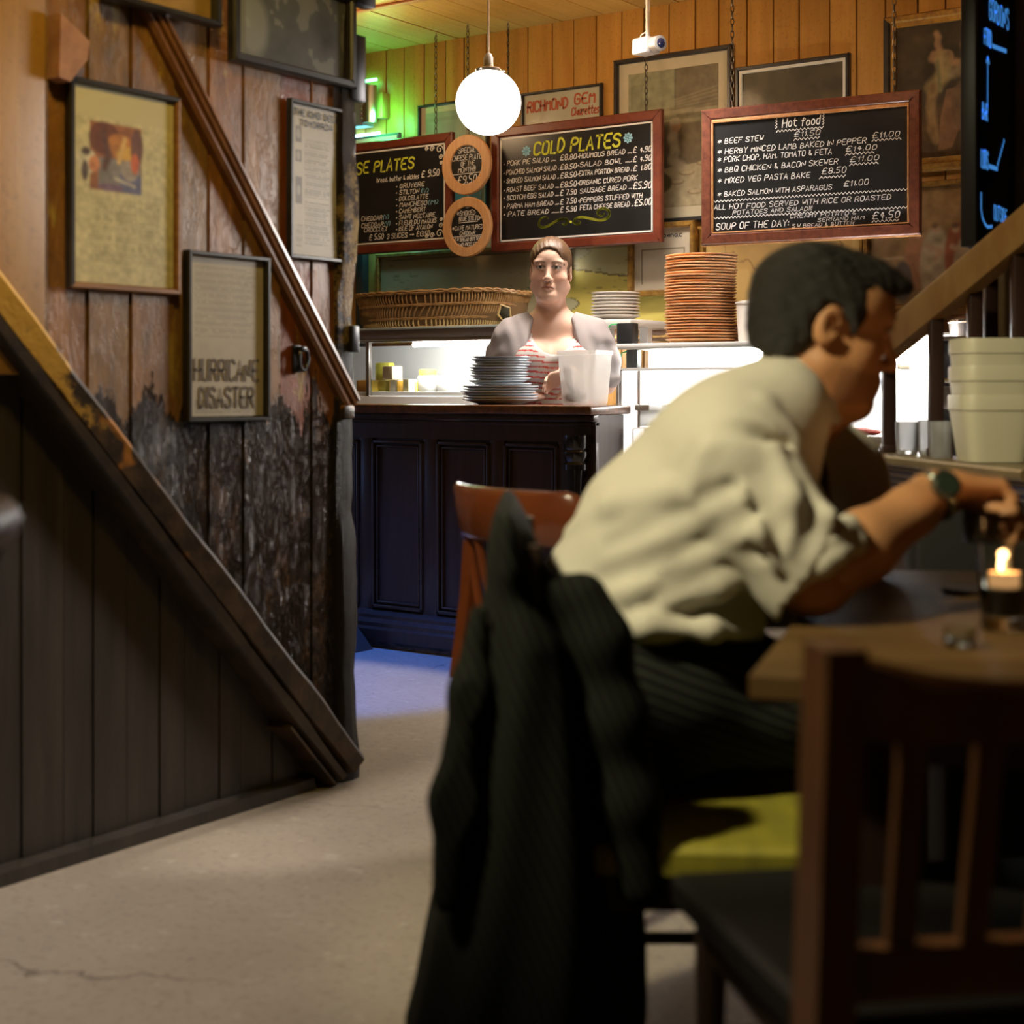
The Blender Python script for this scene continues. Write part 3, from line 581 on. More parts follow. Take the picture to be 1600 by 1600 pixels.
# ================================================================== PICTURES
def picture(name, label, cat, w, h, loc, rotz, fw, fd, fmat, canvas, mount=0.0, mmat=None, glassy=True, inner=None, extra=None, group=None):
    T = Thing(name, label, cat, tuple(loc), rotz=rotz, local=True, group=group)          # local: centre, facing -y, back at y=0
    for s, (x0, x1, z0, z1) in enumerate(((-w/2, w/2, h/2-fw, h/2), (-w/2, w/2, -h/2, -h/2+fw), (-w/2, -w/2+fw, -h/2, h/2), (w/2-fw, w/2, -h/2, h/2))):
        if s < 2: zi, zo = (z0, z1) if s == 0 else (z1, z0); pl = [(x0, 0, zo), (x1, 0, zo), (x1-fw, 0, zi), (x0+fw, 0, zi)]
        else: xi, xo = (x1, x0) if s == 2 else (x0, x1); pl = [(xo, 0, z0), (xo, 0, z1), (xi, 0, z1-fw), (xi, 0, z0+fw)]
        c = sum((Vector(q) for q in pl), Vector())/4
        fm = fmat[s] if isinstance(fmat, (list, tuple)) else fmat
        bev = [tuple(c*(.0)+Vector(q)*1.0) for q in pl]; g = G(); b_ = [Vector(q)+Vector((0, -fd*.75, 0)) for q in pl]; f_ = [c.lerp(Vector(q), .86 if abs((Vector(q)-c).length) > 0 else 1)+Vector((0, -fd, 0)) for q in pl]
        cz = Vector((0, 0, c.z)) if s < 2 else Vector((c.x, 0, 0))
        f_ = [Vector((q[0], -fd, c.z+(q[2]-c.z)*.6)) if s < 2 else Vector((c.x+(q[0]-c.x)*.6, -fd, q[2])) for q in pl]
        g.v = [tuple(q) for q in pl]+[tuple(q) for q in b_]+[tuple(q) for q in f_]; g.f = [(3, 2, 1, 0), (8, 9, 10, 11)]+[(i+k*4, (i+1) % 4+k*4, (i+1) % 4+k*4+4, i+k*4+4) for k in (0, 1) for i in range(4)]
        T.part('frame_rail', g, fm, smooth=0)
    iw, ih = w-2*fw, h-2*fw
    if inner: 
        g = G(); e = inner[0]
        for x0, x1, z0, z1 in ((-iw/2, iw/2, ih/2-e, ih/2), (-iw/2, iw/2, -ih/2, -ih/2+e), (-iw/2, -iw/2+e, -ih/2+e, ih/2-e), (iw/2-e, iw/2, -ih/2+e, ih/2-e)): g.box(x0, x1, -fd*.7, 0, z0, z1)
        T.part('inner_slip', g, inner[1])
    if mmat: T.part('mount', G().box(-iw/2, iw/2, -.004, -.001, -ih/2, ih/2), mmat)
    if canvas:
        g, c = canvas.geo(-.0055 if fd > .006 else -.002); T.part('print', g, vcol('printed_paper', .6), col=c, smooth=0, fix=False)
    if extra: extra(T, w, h)
    if glassy: T.part('glass_pane', G().box(-iw/2, iw/2, -fd*.6-.0015, -fd*.6, -ih/2, ih/2), MT['bglass'] if loc[1] > 5.5 else MT['glass'], smooth=0)
    return T
LR = R(90)
def left_rect(u0, v0, u1, v1, vr0, vr1):            # corners on the left wall: (u0,v0)-(u0,v1) left edge, (u1,vr0)-(u1,vr1) right edge
    a, b, c, d = onX(u0, v0, XW), onX(u0, v1, XW), onX(u1, vr0, XW), onX(u1, vr1, XW); zt = (a.z+c.z)/2; zb_ = (b.z+d.z)/2
    return abs(c.y-a.y), zt-zb_, Vector((XW+.006, (a.y+c.y)/2, (zt+zb_)/2))
paper = M('aged_paper', (.52, .47, .32), .7, c2=(.46, .40, .26), sc=6); paperw = M('grey_white_paper', (.55, .52, .50), .7)
# 1 tan print with a colour illustration
w, h, l = left_rect(100, 118, 273, 452, 155, 460)
cv = Canvas(w-.03, h-.03, 150, (.56, .50, .30)); cv.noise(.05, 4, 1)
cv.rect(.16, .17, .67, .52, (.30, .11, .04)).ell(.3, .25, .14, .08, (.16, .05, .02)).ell(.45, .28, .12, .06, (.50, .20, .04)).ell(.52, .33, .10, .05, (.62, .36, .07)).ell(.62, .27, .06, .09, (.16, .07, .05)).rect(.24, .35, .66, .50, (.22, .20, .20)).rect(.45, .42, .67, .52, (.13, .13, .26)).ell(.36, .50, .12, .02, (.2, .12, .2)).ell(.55, .40, .08, .05, (.35, .30, .27)).ell(.60, .36, .04, .05, (.55, .13, .05)).ell(.13, .38, .09, .06, (.60, .55, .42)).ell(.12, .33, .04, .02, (.08, .05, .04)).ell(.11, .43, .03, .05, (.10, .07, .06)).ell(.20, .39, .05, .04, (.55, .22, .10)).line([(.28, .22), (.34, .33), (.30, .40)], .03, (.12, .05, .03)).line([(.50, .24), (.44, .36)], .02, (.66, .42, .15)).line([(.40, .45), (.60, .48)], .012, (.5, .45, .4)); cv.noise(.22, 26, 8); cv.c[cv.Y < .15] = (.56, .50, .30); cv.blur(4)
for k in range(3): cv.lines(.17+.235*k, .555, .39+.235*k, .90, 34, (.25, .22, .12), .42, 5+k)
picture('framed_print', 'tan print with a small colour illustration above columns of text, oak and black frame', 'picture', w, h, l, LR, .013, .018, (MT['blackfr'], MT['oak'], MT['blackfr'], MT['oak']), cv, mmat=paper)
# 2 newspaper page
w, h, l = left_rect(445, 150, 546, 402, 180, 414); cv = Canvas(w-.02, h-.02, 120, (.56, .53, .50)).noise(.04, 5, 3)
for k, (x0, x1, y0, y1) in enumerate(((.22, .66, .22, .28), (.22, .66, .29, .62), (.22, .66, .64, .93), (.70, .95, .12, .35), (.08, .2, .8, .95), (.70, .95, .66, .95))): cv.lines(x0, y0, x1, y1, max(5, int((y1-y0)*62)), (.18, .17, .17), .5, 20+k)
for x0, x1, y0, y1 in ((.07, .17, .14, .25), (.07, .17, .30, .38), (.07, .18, .48, .66), (.74, .9, .14, .35)): cv.rect(x0, y0, x1, y1, (.28, .27, .28)); cv.ell((x0+x1)/2, (y0+y1)/2, .03, .03, (.45, .43, .42))
def ex(T, w, h):
    g = G(); write(g, 'THE KING: DECISION', -w*.42, h*.405, h*.04, w*.84, wd=.0035, y=-.0065, jit=0, slant=0); write(g, 'TOMORROW', -w*.33, h*.345, h*.036, w*.5, wd=.003, y=-.0065, jit=0, slant=0); T.part('headline', g, MT['black'], smooth=0)
picture('framed_newspaper', 'framed newspaper front page about the King beside the corner post', 'picture', w, h, l, LR, .010, .016, MT['blackfr'], cv, extra=ex)
# 3 HURRICANE DISASTER
w, h, l = left_rect(283, 390, 411, 660, 404, 656); cv = Canvas(w-.024, h-.024, 120, (.42, .37, .29)).noise(.07, 5, 9)
cv.lines(.08, .90, .92, .985, 5, (.1, .08, .06), .6, 2); cv.lines(.08, .06, .92, .5, 30, (.15, .13, .11), .35, 4)
def ex(T, w, h):
    g = G(); write(g, 'HURRICANE', -w*.39, -h*.255, h*.120, w*.78, wd=.0068, y=-.0065, jit=0, slant=0, gap=1.5); write(g, 'DISASTER', -w*.33, -h*.415, h*.115, w*.66, wd=.0068, y=-.0065, jit=0, slant=0, gap=1.5); T.part('headline', g, M('newsprint_black', (.13, .10, .08), .8), smooth=0)
picture('framed_poster', 'glazed poster reading HURRICANE DISASTER in a narrow dark frame, lowest on the wall', 'picture', w, h, l, LR, .010, .022, MT['blackfr'], cv, extra=ex)
# 4 top-left picture, 5 large dusty one, its glass reflection painted in blue-grey
a, c = onX(145, 0, XW), onX(320, 38, XW); w = c.y-a.y; cv = Canvas(w-.03, .47, 60, (.36, .22, .07)).noise(.2, 4, 11)
cv.rect(.05, .05, .95, .9, (.40, .27, .08)).noise(.15, 9, 2)
picture('framed_print', 'ochre print in black frame cut by the top edge, above the raking moulding', 'picture', w, .50, Vector((XW+.03, (a.y+c.y)/2, (a.z+c.z)/2-.02+.26)), LR, .016, .03, MT['blackfr'], cv)
w, h, l = left_rect(348, -60, 540, 92, -10, 146); cv = Canvas(w-.05, h-.05, 100, (.10, .105, .115)).noise(.35, 5, 14); cv.mix(cv.last > .45, (.30, .31, .31), .5); cv.ell(.14, .62, .10, .30, (.36, .38, .40), .6, soft=.6); cv.rect(.0, .0, .08, 1, (.2, .2, .18))
picture('framed_print', 'large dusty picture with blue-grey glass reflection painted in, in dark frame at the top beside the corner', 'picture', w, h, l+Vector((.01, 0, 0)), LR, .022, .026, (MT['blackfr'],)*4, cv)
# ------------------------------------------------------------------ back wall pictures
def back_pic(name, label, u0, vt, u1, vb, fw, fd, fm, paint, n=110, y=YB-.004, **kw):      # (u0,vt) top left corner, (u1,vb) bottom right corner
    a, b = onY(u0, vt, y), onY(u1, vb, y); w, h = b.x-a.x, a.z-b.z; m = kw.pop('m', 0)
    cv = Canvas(w-2*fw-2*m, h-2*fw-2*m, n, (.5, .45, .33)); paint(cv)
    return picture(name, label, 'picture', w, h, Vector(((a.x+b.x)/2, y, (a.z+b.z)/2)), 0, fw, fd, fm, cv, **kw)
def p_rich(c): c.c[:] = (.46, .44, .33); c.noise(.05, 4, 1); c.ell(.36, .44, .10, .085, (.16, .085, .035)).ell(.36, .50, .075, .075, (.45, .30, .20)).ell(.36, .70, .20, .15, (.30, .18, .12)); c.ell(.36, .43, .10, .05, (.15, .08, .03))
def ex(T, w, h):
    g = G()
    for s, x, z, hh, ww in (('RICHMOND', -.43, .315, .095, .50), ('GEM', .16, .335, .095, .24)): write(g, s, x*w, z*h, hh*h, ww*w, wd=.0098, y=-.0062, jit=.1, slant=.03)
    write(g, 'Cigarettes', .12*w, .235*h, .07*h, .33*w, wd=.007, y=-.0062, jit=.1, slant=.12); T.part('lettering', g, M('faded_red_print', (.42, .09, .035), .7), smooth=0)
back_pic('framed_advertisement', 'cream cigarette advertisement reading RICHMOND GEM in black frame', 817, 147, 943, 300, .013, .022, MT['blackfr'], p_rich, extra=ex)
def p_grey(c): c.c[:] = (.28, .28, .21); c.noise(.12, 5, 4); c.rect(0, .06, .95, .1, (.22, .21, .16), .5); c.lines(.1, .5, .9, .8, 8, (.14, .14, .11), .6, 3)
back_pic('framed_print', 'pale grey-green print behind the round lamp', 656, 166, 765, 330, .013, .022, MT['blackfr'], p_grey, m=.03, mmat=paper)
def p_big(c):
    c.c[:] = (.23, .21, .12); c.noise(.25, 6, 5); c.rect(.0, .0, .52, .28, (.25, .25, .15)).rect(.03, .08, .16, .26, (.17, .17, .10), .6).rect(.05, .10, .14, .26, (.24, .24, .15), .7).rect(.52, 0, .54, .3, (.13, .12, .07)).rect(.54, 0, 1, .35, (.15, .12, .07), .8)
    for k in range(6): c.line([(.2, .27+.012*k), (1, .16+.03*k)], .006, (.33, .30, .19), .5)
    c.rect(.25, .30, 1, .33, (.33, .31, .2), .7).rect(.25, .345, 1, .37, (.10, .09, .05), .6).rect(.15, .38, .5, .75, (.08, .065, .035), .8).rect(.56, .4, 1, .7, (.13, .095, .055), .8)
    c.poly([(.0, .74), (1, .68), (1, 1), (0, 1)], (.36, .31, .19)); c.line([(.52, .40), (.50, .5), (.53, .6), (.50, .66), (.60, .71)], .045, (.36, .31, .2)); c.ell(.54, .42, .05, .035, (.38, .25, .15)).ell(.53, .38, .055, .025, (.3, .27, .18))
    for x, y in ((.66, .76), (.85, .70), (.9, .78), (.55, .82), (.93, .88), (.75, .9)): c.ell(x, y, .08, .018, (.20, .15, .08)).ell(x, y-.004, .065, .013, (.40, .33, .2))
    c.ell(.30, .82, .18, .08, (.10, .09, .04)).ell(.2, .88, .12, .06, (.07, .06, .03)); c.noise(.18, 18, 8); c.blur(2)
back_pic('framed_engraving', 'large engraving of a laid table with cream mount, behind the chains', 962, 96, 1146, 342, .022, .026, MT['blackfr'], p_big, n=150, m=.05, mmat=paper)
def p_dark(c): c.c[:] = (.075, .062, .035); c.noise(.35, 5, 7)
back_pic('framed_print', 'dark olive picture with thin cream slip in black frame', 1152, 107, 1330, 330, .018, .026, MT['blackfr'], p_dark, inner=(.012, MT['plast']))
def p_fig(c):
    c.c[:] = (.055, .036, .015); c.noise(.4, 5, 21); c.ell(.75, .82, .5, .25, (.11, .055, .02), .5)
    sk = (.34, .19, .085); c.line([(.47, .18), (.48, .13), (.46, .10)], .028, sk).line([(.43, .24), (.50, .24), (.47, .17)], .03, sk).line([(.42, .27), (.55, .30), (.7, .33)], .04, sk).ell(.56, .27, .07, .045, sk).line([(.52, .28), (.55, .38), (.42, .47)], .07, (.28, .20, .08)).line([(.43, .47), (.40, .6), (.42, .76), (.46, .84)], .045, (.26, .16, .06))
    c.ell(.78, .20, .08, .05, (.20, .10, .04)).ell(.86, .22, .12, .10, (.30, .22, .11)).ell(.9, .33, .13, .10, (.27, .20, .1)).line([(.78, .36), (.64, .39)], .05, (.25, .18, .09)).poly([(.56, .5), (.95, .45), (1, .62), (.72, .72), (.62, .9), (.48, .92), (.5, .7)], (.20, .10, .045)).ell(.72, .62, .1, .16, (.15, .085, .04))
    c.line([(.5, .5), (.47, .3)], .02, (.16, .14, .06)); c.noise(.25, 12, 2); c.c *= .75; c.blur(2)
back_pic('framed_painting', 'dark painting of two seated figures in black and gilt frame beside the blue board', 1384, 30, 1560, 258, .03, .035, (MT['gilt'], MT['gilt'], MT['blackfr'], MT['blackfr']), p_fig, n=150, inner=(.02, MT['gilt']))
def p_grp(c):
    c.c[:] = (.36, .22, .09); c.noise(.2, 5, 31); c.rect(0, .62, 1, 1, (.30, .19, .09)); c.line([(.0, .60), (1, .57)], .01, (.5, .36, .2)); c.rect(.02, .1, .22, .55, (.30, .18, .08), .6)
    for x, y, w_, h_, cc in ((.40, .62, .10, .22, (.42, .20, .10)), (.55, .68, .12, .30, (.50, .40, .25)), (.72, .60, .09, .26, (.40, .13, .06)), (.80, .7, .10, .24, (.45, .33, .2)), (.93, .52, .09, .16, (.10, .09, .05)), (.94, .75, .08, .2, (.58, .44, .26)), (.28, .8, .07, .16, (.12, .1, .08))): c.ell(x, y, w_, h_, cc, soft=.2)
    for x, y in ((.42, .40), (.55, .36), (.71, .37), (.92, .33)): c.ell(x, y, .028, .034, (.5, .32, .18)); c.ell(x-.006, y-.026, .030, .022, (.22, .13, .07))
    c.line([(.48, .5), (.60, .56), (.54, .62)], .02, (.5, .33, .2)); c.line([(.68, .52), (.76, .55)], .02, (.5, .33, .2)); c.noise(.25, 14, 3); c.c *= .85; c.blur(3)
back_pic('framed_painting', 'warm print of people in old-fashioned dress behind the pine handrail', 1352, 292, 1560, 480, .022, .03, MT['gilt'], p_grp, n=150)
def coast(c, seed, land, sea, k=5):
    c.c[:] = sea; c.noise(.06, 4, seed); r = np.random.default_rng(seed); f = c.X*0
    for j in range(7): a = r.uniform(0, 6.28); q = r.uniform(2, 16); f += np.sin(q*(c.X*math.cos(a)*2+c.Y*math.sin(a))+r.uniform(0, 6))/(1+q*.2)
    return f
def p_map(c):
    c.c[:] = (.42, .36, .22); c.noise(.16, 5, 41); n = c.last.copy(); e = .615+.05*np.sin(c.Y*9+1)+.025*np.sin(c.Y*23)+.02*n; land = (c.X > e) & (c.X < .97)
    c.mix(land, (.62, .52, .10), .85); c.mix(np.abs(c.X-e) < .0035, (.14, .11, .05)); c.mix((c.X > e-.07) & (c.X < e), (.42, .42, .27), .6); e2 = .22+.12*np.sin(c.X*7+2)+.06*n; c.mix(land & (c.Y < e2*.9), (.42, .38, .2), .9); c.mix(land & (np.abs(c.Y-e2*.9) < .008), (.16, .12, .05)); c.mix((c.X < .5), (.34, .26, .15), .4)
    r = np.random.default_rng(5)
    for k in range(120): x, y = r.uniform(.03, .97), r.uniform(.05, .95); c.line([(x, y), (x+r.uniform(.008, .03), y+r.uniform(-.01, .01))], .0012, (.15, .11, .05), .6)
    c.rect(.02, .03, .98, .035, (.15, .1, .05), .7)
back_pic('framed_map', 'wide antique map with yellow coastline behind the serving woman', 592, 398, 1092, 528, .020, .03, MT['gilt'], p_map, n=260)
def p_map2(c): c.c[:] = (.36, .22, .07); c.noise(.3, 4, 51); c.mix(np.abs(c.last) < .05, (.18, .1, .03), .7); c.mix(c.last > .4, (.45, .30, .1), .6)
back_pic('framed_map', 'brown stained map under the hot food board', 1098, 372, 1352, 505, .020, .028, MT['gilt'], p_map2, n=130)
def p_cog(c): c.c[:] = (.46, .40, .30); c.noise(.06, 4, 6); c.rect(.12, .32, .88, .34, (.2, .16, .1)).rect(.86, .34, .88, .9, (.2, .16, .1)).rect(.12, .34, .14, .9, (.2, .16, .1)); c.noise(.03, 5, 2)
def ex(T, w, h): g = G(); write(g, 'Cognac', -.06*w, .30*h, .055*h, .34*w, wd=.004, y=-.0062, jit=0, slant=0); T.part('lettering', g, MT['blackfr'], smooth=0)
back_pic('framed_certificate', 'small gilt framed sheet headed Cognac at the corner of the cold plates board', 985, 352, 1090, 460, .026, .035, MT['gilt'], p_cog, n=90, y=YB-.036, extra=ex)
a = onY(985, 530, YB); struct('trim_3', G().box(a.x-2.0, a.x+3.2, YB-.03, YB, 1.245, 1.30, .006).box(a.x-2.0, a.x+3.2, YB-.022, YB, 1.30, 1.325, .004), MT['mould'])
a = onY(1382, 280, YB); struct('trim_4', G().box(a.x-.2, a.x+1.2, YB-.03, YB, onY(1450, 262, YB).z-.02, onY(1450, 262, YB).z+.008, .004), MT['gilt'])
g_ = G(); a = onY(572, 400, YB); g_.box(a.x-.03, a.x+.02, YB-.05, YB, 0, 1.85, .004); struct('trim_5', g_, MT['blackfr'])
# ================================================================== COUNTER
YF, ZT = 4.72, .965
xr = onY(932, 650, YF).x; xl = -5.4
T = Thing('bar_counter', 'dark panelled wooden bar counter with worn brown top under the menu boards', 'counter', ((xl+xr)/2, YF+.14, 0))
g = G().box(xl, xr-.012, YF+.012, 4.93, .0, ZT-.035); T.part('body', g, MT['darkwood'])
T.part('worktop', G().box(xl-.02, xr+.006, YF-.05, 4.96, ZT-.034, ZT, .009), MT['ctop'])
T.part('cornice', G().box(xl, xr, YF-.022, YF+.02, ZT-.06, ZT-.034, .006).box(xl, xr, YF-.008, YF+.02, ZT-.075, ZT-.06, .003), MT['darkwood'])
zt, zbp = onY(620, 688, YF).z, onY(620, 952, YF).z
prs = [(onY(a, 690, YF).x, onY(b, 690, YF).x) for a, b in ((583, 662), (684, 766), (789, 873))]; stp = prs[1][0]-prs[0][0]; wdp = prs[0][1]-prs[0][0]
prs = [(prs[0][0]-stp*k, prs[0][0]-stp*k+wdp) for k in (3, 2, 1)]+prs
edges = [xl]+[v for p in prs for v in p]+[xr]
g = G().box(xl, xr, YF-.004, YF+.02, zt+.008, ZT-.06).box(xl, xr, YF-.004, YF+.02, .12, zbp-.008); T.part('rails', g, MT['darkwood'])
for k in range(0, len(edges), 2): T.part('stile', G().box(edges[k], edges[k+1], YF-.004, YF+.02, zbp-.01, zt+.01, .002), MT['darkwood'])
for a, b in prs:
    T.part('panel', G().box(a-.002, b+.002, YF+.008, YF+.014, zbp-.01, zt+.01), MT['panel'])
    g = G(); e = 0
    for e, h, t in ((0, .012, .013), (.02, .006, .008)):
        for x0, x1, z0, z1 in ((a+e, b-e, zt-e-t, zt-e), (a+e, b-e, zbp+e, zbp+e+t), (a+e, a+e+t, zbp+e, zt-e), (b-e-t, b-e, zbp+e, zt-e)): g.box(x0, x1, YF-h, YF+.012, z0, z1, .003)
    T.part('panel_moulding', g, MT['darkwood'])
g = G().loft([[(x_, YF+.01, .03), (x_, YF-.055, .03), (x_, YF-.055, .075), (x_, YF-.045, .085), (x_, YF-.045, .10), (x_, YF-.028, .115), (x_, YF-.028, .128), (x_, YF-.006, .145), (x_, YF+.01, .15)] for x_ in (xl, xr)]); T.part('plinth', g, MT['darkwood'])
T.part('kick_board', G().box(xl, xr-.01, YF-.035, YF+.02, 0, .031), M('scuffed_black_kick', (.02, .017, .014), .6, c2=(.14, .11, .08), sc=26, st=(1, 1, 4)))
c = onY(899, 700, YF-.045); zc = onY(899, 680, YF-.045).z
T.part('turned_column', G().lathe([(.0, .13), (.043, .13), (.043, .2), (.034, .215), (.038, .23), (.025, .25), (.032, .40), (.034, .5), (.028, .60), (.034, .612), (.034, .625), (.024, .64), (.026, .70), (.030, .745), (.042, zc-.125), (.042, zc-.105), (.035, zc-.095), (.044, zc-.075), (.044, zc-.06), (.038, zc-.052), (.042, zc-.045), (.042, zc), (0, zc)], (c.x, c.y, 0), 28), M('glossy_black_turning', (.012, .010, .012), .2, coat=.5), smooth=30)
# stopper on the floor by the corner
p = onZ(585, 1012, 0); single('door_stop', G().prism([(p.x-.12, p.y-.13, 0), (p.x+.02, p.y-.13, 0), (p.x-.12, p.y-.13, .14)], (0, .10, 0)), M('dark_scuffed_wood', (.05, .035, .025), .7), 'dark wooden wedge on the floor behind the corner post', 'wedge', (p.x, p.y, 0), world=True)
# ------------------------------------------------------------------ plates
def plate_geo(r, h=.022, n=40): return G().lathe([(0, 0), (r*.55, 0), (r*.60, .003), (r*.95, h-.006), (r, h-.003), (r*1.0, h), (r*.96, h), (r*.62, .009), (r*.52, .006), (0, .006)], n=n)
def stack(name, label, n, r, pitch, c, mat, group, rtop=None, jit=.003, seed=1):
    rr = random.Random(seed); rt = rtop or r
    A = {}
    for k in range(n):
        big = rtop is None or k < 6; key = big
        loc = (c[0]+rr.uniform(-jit, jit), c[1]+rr.uniform(-jit, jit), c[2]+pitch*k)
        if key not in A: A[key] = single(name, plate_geo(r if big else rt), mat, label if big else label.replace('wide', 'smaller').replace('lower', 'upper'), 'plate', loc, group if big else group.replace('lower', 'upper'))
        else:
            o = dup(A[key], loc, rr.uniform(0, 6))
            if k == n-1: o['label'] = 'topmost '+o['label']
c = onY(782, 630, 4.86); stack('dinner_plate', 'wide blue-white plate in the lower part of the stack on the bar counter', 17, .147, .0103, (c.x, c.y, ZT), M('blue_white_china', (.62, .68, .76), .22, coat=.3), 'blue-white plates in the lower stack on the counter', rtop=.112, jit=.008)
YD = 5.72
c = onY(962, 500, YD); zs = onY(962, 501, YD).z
T = Thing('wall_shelf', 'small white shelf box under the white plates', 'shelf', (c.x, c.y, 1.25)); T.part('shelf_board', G().box(c.x-.11, c.x+.14, c.y-.11, YB-.04, zs-.03, zs, .003), MT['white']); T.part('shelf_leg', G().box(c.x-.10, c.x-.06, c.y+.05, c.y+.09, 1.2, zs-.03), MT['white']); T.part('shelf_leg', G().box(c.x+.09, c.x+.13, c.y+.05, c.y+.09, 1.2, zs-.03), MT['white'])
stack('side_plate', 'white side plate in the short stack right of the serving woman', 8, .107, .0142, (c.x, c.y, zs), M('white_china', (.80, .76, .70), .2, coat=.3), 'white plates in the short stack', seed=3, jit=.002)
c = onY(1095, 538, YD); z0 = 1.212
stack('terracotta_plate', 'orange-brown plate in the tall stack on the display counter', 30, .150, .0121, (c.x, c.y, z0), M('terracotta_glaze', (.86, .54, .29), .38, c2=(.72, .36, .15), sc=12), 'orange-brown plates in the tall stack', seed=5, jit=.005)
# ------------------------------------------------------------------ cheese display
YG = 5.50; xa, xb = onY(562, 560, YG).x-.5, onY(800, 560, YG).x
z1, z2, z3 = onY(640, 612, YG).z, onY(640, 534, YG).z, onY(640, 511, YG).z
T = Thing('cheese_display', 'white lit glass display cabinet with cheeses left of the serving woman', 'display cabinet', ((xa+xb)/2, YG+.25, 0))
T.part('cabinet_body', G().box(xa, xb, YG, YB-.06, 0, z1-.02, .005), MT['white']); T.part('deck', G().box(xa+.02, xb-.02, YG+.02, YB-.08, z1-.02, z1, .002), MT['white'])
T.part('back_panel', G().box(xa, xb, YB-.10, YB-.075, z1, z2), MT['white'])
xp = onY(571, 560, YG).x
for x_ in (xa, xp, xb-.03): T.part('steel_post', G().box(x_, x_+.022, YG, YG+.022, z1-.02, z2, .003), MT['steel'])
T.part('front_rail', G().box(xa, xb, YG-.012, YG+.02, z2, z2+.018, .005), MT['chrome'])
T.part('glass_front', G().box(xa, xb, YG+.004, YG+.008, z1, z2), MT['cglass'], smooth=0)
T.part('top_glass', G().box(xa, xb, YG-.005, YB-.08, z3-.012, z3, .002), M('frosted_top_glass', (.55, .62, .58), .2, trans=.3)); T.part('top_box', G().box(xa, xb, YG+.012, YB-.1, z2+.018, z3-.012), M('grey_violet_panel', (.42, .40, .44), .25))
T.part('light_tube', G().tube([(xp+.25, YG+.05, z2-.012), (xb-.02, YG+.05, z2-.012)], .011, 10), lit_tube_m)
CH = [('yellow_cheese', (.80, .55, .08), 583, 648, .060, .045, .0), ('yellow_cheese', (.78, .62, .16), 606, 648, .052, .05, .0)]
def cheese(u, r_, wdt, hgt, dep, z, col, rind, lab, rot=0, wedge=False, yy=.09):
    c = onY(u, 600, YG+yy+dep/2); T = Thing('cheese_block' if not wedge else 'cheese_wedge', lab, 'cheese', (c.x, c.y, z), rotz=rot, local=True)
    if wedge: g = G().prism([(-wdt/2, -dep/2, 0), (wdt/2, -dep/2, 0), (wdt*.1, dep/2, 0)], (0, 0, hgt))
    else: g = G().box(-wdt/2, wdt/2, -dep/2, dep/2, 0, hgt, .006)
    T.part('paste', g, M('cheese_paste', col, .5, bp=.1, sc=40)); g = G().box(-wdt/2-.003, -wdt/2+.003, -dep/2, dep/2, .002, hgt-.002, .001) if not wedge else G().box(-wdt/2, wdt/2, -dep/2-.003, -dep/2+.001, .002, hgt-.002, .001); T.part('rind', g, M('cheese_rind', rind, .6))
Y1, Y2, O1, W1 = (.85, .62, .10), (.70, .62, .12), (.75, .36, .05), (.82, .78, .68)
cheese(578, 0, .07, .055, .12, z1, O1, (.35, .15, .03), 'orange cheese block at the far left of the display', .15); cheese(587, 0, .035, .052, .1, z1, Y1, (.6, .4, .05), 'bright yellow cheese slab beside the orange block', .05, yy=.04)
cheese(606, 0, .058, .052, .09, z1, Y2, (.5, .4, .1), 'pale yellow cheese block, third from the left in the display', -.05); cheese(622, 0, .035, .055, .09, z1, W1, (.7, .5, .2), 'white cheese slice right of the yellow block', .1)
cheese(633, 0, .040, .05, .08, z1, Y1, (.7, .4, .05), 'yellow cheese wedge in the middle of the lower row', .2, True); cheese(645, 0, .042, .058, .08, z1, W1, (.7, .6, .3), 'white cheese wedge with yellow foot near the middle', -.2, True, yy=.05); cheese(654, 0, .03, .045, .08, z1, Y2, (.6, .5, .2), 'small yellow wedge left of the white round cheese', .1, True)
cheese(602, 0, .075, .085, .05, z1+.053, (.66, .60, .08), (.4, .4, .1), 'upright green-yellow cheese slab on top of the blocks', .1, yy=.13); cheese(614, 0, .062, .065, .07, z1+.055, (.85, .66, .42), (.8, .6, .4), 'pale orange cheese block stacked in front of the green-yellow slab', -.08, yy=.04)
cheese(669, 0, .05, .03, .07, z1+.075, Y2, (.5, .45, .1), 'flat yellow cheese piece behind the white round', 0, yy=.14)
c = onY(676, 600, YG+.17); single('cheese_round', G().lathe([(0, 0), (.066, 0), (.074, .012), (.074, .06), (.066, .074), (0, .078)], n=32), M('white_rind', (.82, .80, .76), .6), 'large white round cheese in the middle of the display', 'cheese', (c.x, c.y, z1))
c = onY(700, 600, YG+.15); single('cheese_round', G().lathe([(0, 0), (.045, 0), (.05, .01), (.05, .06), (.043, .07), (0, .072)], n=28), M('grey_rind', (.62, .60, .56), .6), 'smaller grey-white round cheese right of the large round', 'cheese', (c.x, c.y, z1))
